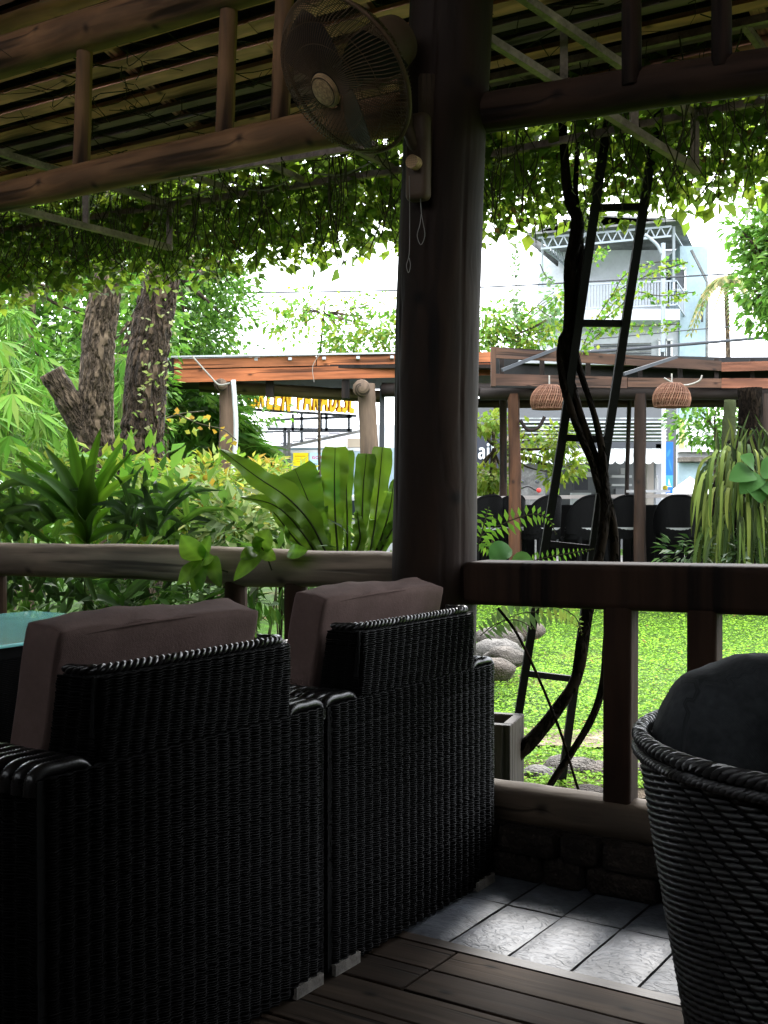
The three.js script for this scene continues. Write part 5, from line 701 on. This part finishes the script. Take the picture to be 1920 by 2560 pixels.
// ---------------------------------------------------------------- street beyond: shops, signs, house, wires
const font = await new FontLoader().loadAsync('fonts/droid/droid_sans_bold.typeface.json');
{
  const d = 26, o = P(1480, 1245, d).setY(GY), t = thing('shop_building', 'grey shop with white sheet roof and white scalloped awning', 'building', o), q = (u, v, dd = d) => P(u, v, dd).sub(o), m = d / F;
  const slab = (name, u0, u1, v0, v1, dd, th, mat, par = t) => { const a = q(u0, v0, dd), b = q(u1, v1, dd); if (v1 > 1235) b.y = 0; return part(name, box(b.x - a.x, a.y - b.y, th, (a.x + b.x) / 2, (a.y + b.y) / 2, a.z - th / 2), mat, par); };
  slab('back_wall', 1180, 1690, 1000, 1300, 29, 0.2, std([0.12, 0.125, 0.13])); slab('side_wall', 1180, 1300, 1090, 1300, 27, 0.2, std([0.4, 0.34, 0.28], { map: withRep(mottleC, 1, 1) }));
  for (let i = 0; i < 7; i++) { const v = 1048 + i * 9, dd = 29.3 - i * 0.5; part('roof_panel', bar(q(1290, v, dd), q(1660, v, dd), 0.62, 0.03), i % 2 ? M.sheet : std([0.62, 0.7, 0.72], { map: withRep(mottleC, 1, 1) }), t); }
  slab('fascia', 1180, 1660, 1104, 1122, 26, 0.12, M.darkGrey);
  const aw = std([0.72, 0.78, 0.82], { map: withRep(mottleC, 1, 1) }), n = 15, a0 = q(1298, 1122, 26), a1 = q(1650, 1122, 26), w = (a1.x - a0.x) / n, y0 = a0.y, y1 = q(0, 1152, 25).y;
  for (let i = 0; i < n; i++) { const s = new THREE.Shape(); s.moveTo(0, 0); s.lineTo(w - 0.006, 0); s.lineTo(w - 0.006, -(y0 - y1)); s.absarc(w / 2, -(y0 - y1), w / 2 - 0.003, 0, Math.PI, true); s.lineTo(0, 0); part('awning_scallop', new THREE.ExtrudeGeometry(s, { depth: 0.012, bevelEnabled: false }).rotateX(-0.5).translate(a0.x + i * w, y0, a0.z + 0.06), aw, t); }
  slab('door', 1365, 1372, 1150, 1300, 26.2, 0.1, M.darkGrey); slab('shutter', 1303, 1365, 1160, 1300, 26.6, 0.06, std([0.46, 0.47, 0.5], { map: withRep(mottleC, 1, 1) })); slab('shutter', 1372, 1388, 1160, 1300, 26.5, 0.06, std([0.3, 0.31, 0.33]));
  for (const [u0, u1, v0, v1, c] of [[1450, 1480, 1180, 1192, [0.5, 0.5, 0.5]], [1430, 1478, 1232, 1250, [0.36, 0.38, 0.38]], [1530, 1580, 1188, 1194, [0.4, 0.4, 0.4]], [1530, 1580, 1210, 1215, [0.4, 0.4, 0.4]], [1436, 1470, 1195, 1225, [0.05, 0.05, 0.06]], [1540, 1580, 1222, 1236, [0.16, 0.16, 0.17]], [1552, 1572, 1170, 1186, [0.25, 0.25, 0.25]]]) slab('shelf', u0, u1, v0, v1, 28.4, 0.3, std(c));
  slab('pillar', 1500, 1512, 1150, 1300, 26, 0.15, std([0.25, 0.25, 0.26])); slab('pillar', 1640, 1658, 1110, 1300, 26, 0.2, std([0.26, 0.27, 0.29])); slab('pillar', 1618, 1634, 1150, 1300, 26.4, 0.15, std([0.4, 0.36, 0.32]));
  const sg = thing('shop_sign', 'dark shop sign with white letters ail, beside the post', 'sign', P(1200, 1130, 25.6)), so = sg.position; const a = P(1150, 1085, 25.6).sub(so), b = P(1262, 1172, 25.6).sub(so); part('board', box(b.x - a.x, a.y - b.y, 0.1, (a.x + b.x) / 2, (a.y + b.y) / 2, 0), std([0.045, 0.05, 0.065]), sg);
  const tx = new TextGeometry('ail', { font, size: 0.33, depth: 0.04, curveSegments: 5 }); part('lettering', tx.scale(0.7, 1, 1).translate(P(1193, 1150, 25.6).x - so.x, P(0, 1148, 25.6).y - so.y, 0.055), std([0.8, 0.86, 0.88]), sg);
  const wl = thing('white_building', 'plain white building with a pale blue lower wall at the right', 'building', P(1740, 1245, 32).setY(GY)), wo = wl.position, wq = (u, v) => P(u, v, 32).sub(wo); { const A = wq(1690, 1050), B = wq(2050, 1250); part('wall', box(B.x - A.x, A.y, 0.3, (A.x + B.x) / 2, A.y / 2, 0), M.white, wl); part('lower_wall', box(B.x - A.x, wq(0, 1158).y, 0.1, (A.x + B.x) / 2, wq(0, 1158).y / 2, 0.25), M.paleBlue, wl); part('tile_ledge', box(B.x - A.x, 0.12, 0.5, (A.x + B.x) / 2, wq(0, 1150).y, 0.4), M.stone, wl); part('tile_ledge', box(B.x - A.x, 0.08, 0.4, (A.x + B.x) / 2, wq(0, 1128).y, 0.35), M.white, wl); part('yellow_pillar', box(0.12, A.y - wq(0, 1125).y, 0.1, wq(1695, 0).x + 0.08, (A.y + wq(0, 1125).y) / 2, 0.25), std([0.6, 0.52, 0.2]), wl); }
  const um = thing('white_canopy', 'white market canopy top near the blue banner', 'canopy', P(1725, 1245, 24).setY(GY)), uy = P(0, 1205, 24).y - GY; part('top', new THREE.ConeGeometry(0.75, 0.42, 4).rotateY(0.6).translate(0, uy - 0.1, 0), M.white, um); part('pole', sweep([V(0, 0, 0), V(0, uy - 0.2, 0)], 0.025, { radial: 8, segs: 2 }), M.grey, um);
  const bn = thing('blue_banner', 'narrow vertical blue banner on a grey pole', 'banner', P(1674, 1245, 23).setY(GY)), bo = bn.position; const ba = P(1664, 1105, 23).sub(bo), bb = P(1682, 1234, 23).sub(bo);
  const bt = canvasTex(64, 512, (g, w2, h2) => { g.fillStyle = '#2d6ff0'; g.fillRect(0, 0, w2, h2); g.fillStyle = '#4fa0f4'; g.fillRect(0, 330, w2, 120); g.fillStyle = '#3f86f2'; g.beginPath(); g.ellipse(26, 110, 12, 40, 0.3, 0, 7); g.ellipse(40, 230, 8, 60, -0.2, 0, 7); g.fill(); g.fillStyle = '#e8f2ff'; g.beginPath(); g.moveTo(28, 360); g.lineTo(44, 430); g.lineTo(22, 420); g.fill(); g.fillRect(18, 436, 34, 8); });
  part('cloth', new THREE.BoxGeometry(bb.x - ba.x, ba.y - bb.y, 0.02).translate((ba.x + bb.x) / 2, (ba.y + bb.y) / 2, 0), std([1, 1, 1], { map: bt }), bn); part('pole', sweep([V(-0.12, 0, 0), V(-0.12, P(0, 1020, 23).y - bo.y, 0)], 0.045, { radial: 8, segs: 2 }), std([0.5, 0.52, 0.54]), bn);
  const sc = thing('parked_scooter', 'parked scooter with mirrors and a red light in front of the grey shutter', 'scooter', P(1325, 1245, 24).setY(GY)), so2 = sc.position, sq = (u, v) => P(u, v, 24).sub(so2);
  part('body', [box(0.3, 0.5, 0.5, sq(1318, 0).x, 0.55, 0, null, 0.1), box(0.22, 0.2, 0.7, sq(1318, 0).x, 0.8, -0.6, null, 0.08)], std([0.5, 0.52, 0.55], { roughness: 0.3 }), sc); part('handlebar', sweep([sq(1302, 1222), sq(1320, 1216), sq(1340, 1226)], 0.018, { radial: 7 }), M.black, sc); for (const u of [1304, 1344]) part('mirror', new THREE.SphereGeometry(0.055, 12, 8).scale(1, 0.7, 0.4).translate(...sq(u, 1204).toArray()), M.darkGrey, sc); part('red_light', new THREE.SphereGeometry(0.05, 10, 8).translate(...sq(1347, 1226).toArray()), std([0.6, 0.05, 0.04]), sc); for (const z of [0.35, -0.8]) part('wheel', new THREE.TorusGeometry(0.21, 0.06, 8, 20).rotateY(Math.PI / 2).translate(sq(1318, 0).x, 0.27, z), M.black, sc);
}
{ // left of the post: shed with posters and the orange letter sign
  const d = 22, o = P(760, 1245, d).setY(GY), t = thing('poster_shed', 'small pale shed with sloping sheet roof and posters', 'building', o), q = (u, v, dd = d) => P(u, v, dd).sub(o);
  const wall = (n, u0, u1, v0, dd, mat) => { const a = q(u0, v0, dd), b = q(u1, v0, dd); part(n, box(b.x - a.x, a.y, 0.1, (a.x + b.x) / 2, a.y / 2, a.z), mat, t); };
  wall('wall', 690, 1010, 1120, 22.5, M.paleBlue); wall('wall', 620, 1040, 1062, 25, M.white);
  for (let i = 0; i < 8; i++) part('roof_panel', bar(q(655 + i * 30, 1122 - i * 6.5, 21.6), q(667 + i * 30, 1085 - i * 5, 23.6), 0.21, 0.03), i % 2 ? M.sheet : std([0.56, 0.56, 0.64], { roughness: 0.5 }), t);
  part('roof_edge', bar(q(640, 1132, 21.5), q(905, 1077, 21.5), 0.05, 0.05), M.grey, t); part('gutter', bar(q(690, 1130, 21.5), q(810, 1128, 21.5), 0.04, 0.05), M.white, t);
  for (const u of [712, 722]) part('post', bar(q(u, 1075, 21.4), V(q(u, 0, 21.4).x, 0, q(u, 0, 21.4).z), 0.06), M.grey, t);
  part('wall_unit', box(0.36, 0.16, 0.2, ...q(893, 1108, 21.4).toArray()), std([0.55, 0.46, 0.36]), t); part('ledge', box(0.55, 0.06, 0.2, ...q(905, 1124, 21.4).toArray()), M.white, t);
  const poster = (label, u0, u1, v0, v1, dd, tex) => { const p = thing('poster', label, 'poster', P((u0 + u1) / 2, v1, dd)), a = P(u0, v0, dd).sub(p.position), b = P(u1, v1, dd).sub(p.position); part('sheet', new THREE.BoxGeometry(b.x - a.x, a.y - b.y, 0.03).translate(0, (a.y + b.y) / 2, 0), std([1, 1, 1], { map: tex, roughness: 0.6 }), p); return p; };
  poster('yellow and green poster low on the shed, left', 640, 704, 1150, 1215, 21.2, canvasTex(128, 128, (g, w, h) => { g.fillStyle = '#8fdc3a'; g.fillRect(0, 0, w, h); g.fillStyle = '#f0e438'; g.fillRect(0, 10, w - 16, h - 24); g.fillStyle = '#c8a820'; for (let i = 0; i < 6; i++) g.fillRect(30 + (i % 2) * 14, 26 + i * 12, 60, 3); }));
  poster('bright yellow poster on the shed wall', 733, 771, 1132, 1165, 21.2, canvasTex(128, 96, (g, w, h) => { g.fillStyle = '#f6dc1c'; g.fillRect(0, 0, w, h); g.fillStyle = '#c69a10'; g.fillRect(14, 22, 90, 6); g.fillRect(20, 44, 70, 4); g.fillRect(30, 60, 60, 4); }));
  poster('pale blue poster with red and dark lettering', 774, 850, 1132, 1270, 21.2, canvasTex(192, 384, (g, w, h) => { g.fillStyle = '#c6ecfb'; g.fillRect(0, 0, w, h); g.fillStyle = '#6cc6f0'; g.fillRect(0, 190, w, 200); g.fillStyle = '#48aee6'; for (let i = 0; i < 14; i++) { g.beginPath(); g.arc(20 + (i * 53) % 160, 190 + (i * 37) % 150, 12 + (i * 7) % 14, 0, 7); g.fill(); } g.font = 'bold 30px sans-serif'; g.fillStyle = '#e63a78'; g.fillText('GO SWIM', 14, 44); g.font = 'bold 26px sans-serif'; g.fillStyle = '#31485e'; g.fillText('SUNSET CRUISE', 28, 92); }));
  poster('white notice panel with grey lines near the shed post', 625, 700, 1200, 1262, 21.0, canvasTex(128, 96, (g, w, h) => { g.fillStyle = '#f2f5f8'; g.fillRect(0, 0, w, h); g.fillStyle = '#d5dbe2'; for (let i = 0; i < 5; i++) g.fillRect(12, 18 + i * 15, 90, 3); }));
  const s = thing('letter_sign', 'orange letter sign reading GREEN PARADISE on a black lattice', 'sign', P(780, 1060, 21), 0), so = s.position, sq = (u, v) => P(u, v, 21).sub(so);
  const yl = std([0.78, 0.46, 0.02], { roughness: 0.5 }), og = std([0.6, 0.16, 0.01], { roughness: 0.6 });
  const place = (word, u0, v0, u1, v1) => { const g0 = sq(u0, v0), g1 = sq(u1, v1); let x = 0; const gl = []; for (const ch of word) { const g = new TextGeometry(ch, { font, size: 0.5, depth: 0.12, curveSegments: 4 }); g.computeBoundingBox(); gl.push([g, x]); x += g.boundingBox.max.x + 0.03; } const k = (g1.x - g0.x) / x, a = Math.atan2(g1.y - g0.y, g1.x - g0.x); for (const [g, gx] of gl) { const m = part('letter', g.scale(k, 1, 1).rotateZ(a).translate(g0.x + gx * k, g0.y + (g1.y - g0.y) * gx * k / (g1.x - g0.x), 0), [og, yl, yl][0] && yl, s); const bk = g.clone().scale(1, 1, 1).translate(-0.035, 0.02, -0.1); part('letter_side', bk, og, m); } };
  place('GREEN', 618, 1018, 728, 1030); place('PARADISE', 742, 1026, 887, 1034);
  const lat = (a, b, c, e, w = 0.05) => part('lattice_bar', bar(sq(a, b), sq(c, e), w), M.darkGrey, s);
  lat(600, 1022, 892, 1040); lat(680, 1050, 880, 1042); lat(670, 1072, 880, 1075); lat(640, 1080, 880, 1078, 0.03); for (const u of [732, 754, 802, 816, 872]) lat(u, 1035, u, u === 754 ? 1105 : 1078); lat(713, 1070, 713, 1115);
  const cr = thing('parked_car', 'white parked car glimpsed between the fern fronds', 'car', P(925, 1245, 20).setY(GY)); const body = new THREE.Shape(); body.moveTo(-1.1, 0.3); body.lineTo(-1.1, 0.75); body.quadraticCurveTo(-0.95, 0.85, -0.7, 0.88); body.quadraticCurveTo(-0.4, 1.3, 0.1, 1.32); body.quadraticCurveTo(0.7, 1.3, 0.95, 0.9); body.lineTo(1.1, 0.8); body.lineTo(1.1, 0.3); body.closePath();
  part('body', new THREE.ExtrudeGeometry(body, { depth: 1.4, bevelEnabled: true, bevelSize: 0.05, bevelThickness: 0.05, bevelSegments: 3 }), std([0.7, 0.71, 0.73], { roughness: 0.25 }), cr); part('window', box(1.1, 0.3, 0.02, 0.12, 1.06, 1.465), std([0.03, 0.04, 0.05], { roughness: 0.1 }), cr); for (const x of [-0.68, 0.68]) part('wheel', new THREE.CylinderGeometry(0.29, 0.29, 0.2, 24).rotateX(Math.PI / 2).translate(x, 0.3, 1.38), M.black, cr);
}
{ // white house with a balcony and a steel canopy
  const d = 36, o = P(1550, 1245, d).setY(GY), t = thing('white_house', 'white house with railed balcony and grey sheet canopy behind the ladder', 'building', o), q = (u, v, dd = d) => P(u, v, dd).sub(o);
  const wl = (n, u0, u1, v0, v1, dd, th, mat, par = t) => { const a = q(u0, v0, dd), b = q(u1, v1, dd); return part(n, box(b.x - a.x, a.y - (v1 > 1200 ? 0 : b.y), th, (a.x + b.x) / 2, (a.y + (v1 > 1200 ? 0 : b.y)) / 2, a.z - th / 2), mat, par); };
  const wh = std([0.7, 0.74, 0.78], { map: withRep(mottleW, 0.4, 0.4) });
  wl('back_wall', 1345, 1700, 625, 1300, 38.5, 0.2, wh); wl('side_wall', 1700, 1768, 615, 1300, 37, 4, M.paleBlue); wl('balcony_slab', 1340, 1700, 772, 800, 36, 2.4, wh); wl('lower_wall', 1345, 1700, 800, 1300, 37.2, 0.2, wh);
  const sw = wl('parapet', 1345, 1400, 870, 1300, 36.4, 0.5, wh);
  const win = (u0, u1, v0, v1, dd) => { const w = wl('window', u0, u1, v0, v1, dd, 0.06, std([0.05, 0.06, 0.07], { roughness: 0.15 })); const a = q(u0, v0, dd), b = q(u1, v1, dd); part('frame', [box(b.x - a.x + 0.1, 0.06, 0.08, (a.x + b.x) / 2, a.y, a.z + 0.02), box(b.x - a.x + 0.1, 0.06, 0.08, (a.x + b.x) / 2, b.y, a.z + 0.02), box(0.06, a.y - b.y, 0.08, a.x, (a.y + b.y) / 2, a.z + 0.02), box(0.06, a.y - b.y, 0.08, b.x, (a.y + b.y) / 2, a.z + 0.02)], M.white, w); };
  win(1663, 1680, 680, 760, 38.2); win(1684, 1712, 672, 725, 36.95); win(1648, 1662, 850, 900, 37.1); win(1664, 1678, 850, 900, 37.1);
  for (let i = 0; i < 9; i++) part('shutter_slat', bar(q(1485, 862 + i * 5, 37.1), q(1628, 858 + i * 5, 37.1), 0.03, 0.035), i % 2 ? M.darkGrey : M.grey, t);
  const rl = std([0.42, 0.46, 0.52]); const rail = (u0, v0, u1, v1, d0, d1, h, n) => { part('balcony_rail', bar(q(u0, v0, d0), q(u1, v1, d1), 0.05), rl, t); part('balcony_rail', bar(q(u0, v0 + h, d0), q(u1, v1 + h, d1), 0.04), rl, t); for (let i = 0; i <= n; i++) { const f = i / n; part('spindle', bar(q(u0 + (u1 - u0) * f, v0 + (v1 - v0) * f, d0 + (d1 - d0) * f), q(u0 + (u1 - u0) * f, v0 + (v1 - v0) * f + h, d0 + (d1 - d0) * f), 0.03), rl, t); } };
  rail(1345, 716, 1690, 702, 36, 36, 60, 46); rail(1690, 702, 1722, 750, 36, 37.5, 55, 8);
  part('canopy_sheet', [bar(q(1318, 590, 36.4), q(1395, 655, 38.4), 0.04, 0.3)], M.grey, t);
  { const s = [q(1320, 592, 35.2), q(1470, 545, 35.2), q(1700, 556, 35.2), q(1732, 626, 38.6), q(1400, 640, 38.8)], g = new THREE.BufferGeometry(); const pos = []; for (const k of [[0, 1, 2], [0, 2, 4], [2, 3, 4]]) for (const i of k) pos.push(s[i].x, s[i].y + 0.12, s[i].z); for (const k of [[0, 2, 1], [0, 4, 2], [2, 4, 3]]) for (const i of k) pos.push(s[i].x, s[i].y + 0.06, s[i].z); g.setAttribute('position', new THREE.Float32BufferAttribute(pos, 3)); g.computeVertexNormals(); part('canopy_roof', metric(g), M.grey, t); }
  const trussM = std([0.34, 0.38, 0.42]), tr = (a, b, c, e, d0 = 35.4, d1 = 35.4, w = 0.06) => part('truss_bar', bar(q(a, b, d0), q(c, e, d1), w), trussM, t);
  tr(1345, 595, 1678, 566); tr(1352, 622, 1678, 590); for (let i = 0; i < 12; i++) { const u = 1355 + i * 27; tr(u, 594 - i * 2.4, u + 13, 620 - i * 2.5, 35.4, 35.4, 0.035); tr(u + 13, 620 - i * 2.5, u + 27, 592 - i * 2.4, 35.4, 35.4, 0.035); }
  tr(1356, 595, 1356, 716, 35.8, 36); tr(1684, 566, 1684, 705, 35.6, 36, 0.08); tr(1684, 580, 1715, 632, 35.6, 38, 0.05); tr(1360, 622, 1410, 660, 35.6, 38.4, 0.05);
  for (let i = 0; i < 7; i++) tr(1362 + i * 7, 600 + i * 5, 1368 + i * 7, 625 + i * 5, 35.9 + i * 0.3, 36 + i * 0.3, 0.04);
  part('lamp_post', sweep([q(1658, 880, 35), q(1658, 608, 35)], 0.07, { radial: 8, segs: 2 }), trussM, t); part('lamp_arm', sweep([q(1655, 636, 35), q(1645, 615, 35), q(1630, 600, 35), q(1612, 586, 35)], 0.05, { radial: 7 }), trussM, t);
  part('drain_pipe', [bar(q(1728, 625, 36.6), q(1768, 704, 36.6), 0.07), bar(q(1768, 704, 36.6), q(1767, 900, 36.6), 0.07)], M.grey, t); part('drain_pipe', bar(q(1755, 735, 36.8), q(1755, 805, 36.8), 0.06), M.darkGrey, t);
}
[['thin overhead wire crossing the sky above the orange fascia', [[560, 733], [985, 726], [1250, 716], [1600, 697], [2050, 672]], 0.016], ['thick overhead cable above the right pavilion roof', [[1330, 884], [1500, 878], [1700, 862], [2050, 832]], 0.03], ['faint overhead wire below the house balcony', [[1330, 856], [1500, 846], [1760, 822], [2050, 800]], 0.01]].forEach(([l, pts, r]) => { const b = P(...pts[0], 22), t = thing('overhead_wire', l, 'wire', b); part('cable', sweep(pts.map(([u, v]) => P(u, v, 22).sub(b)), r, { radial: 6, segs: 20 }), M.darkGrey, t); });

scene.traverse((o) => { if (o.isMesh) { o.castShadow = true; o.receiveShadow = true; } });
renderer.render(scene, camera);
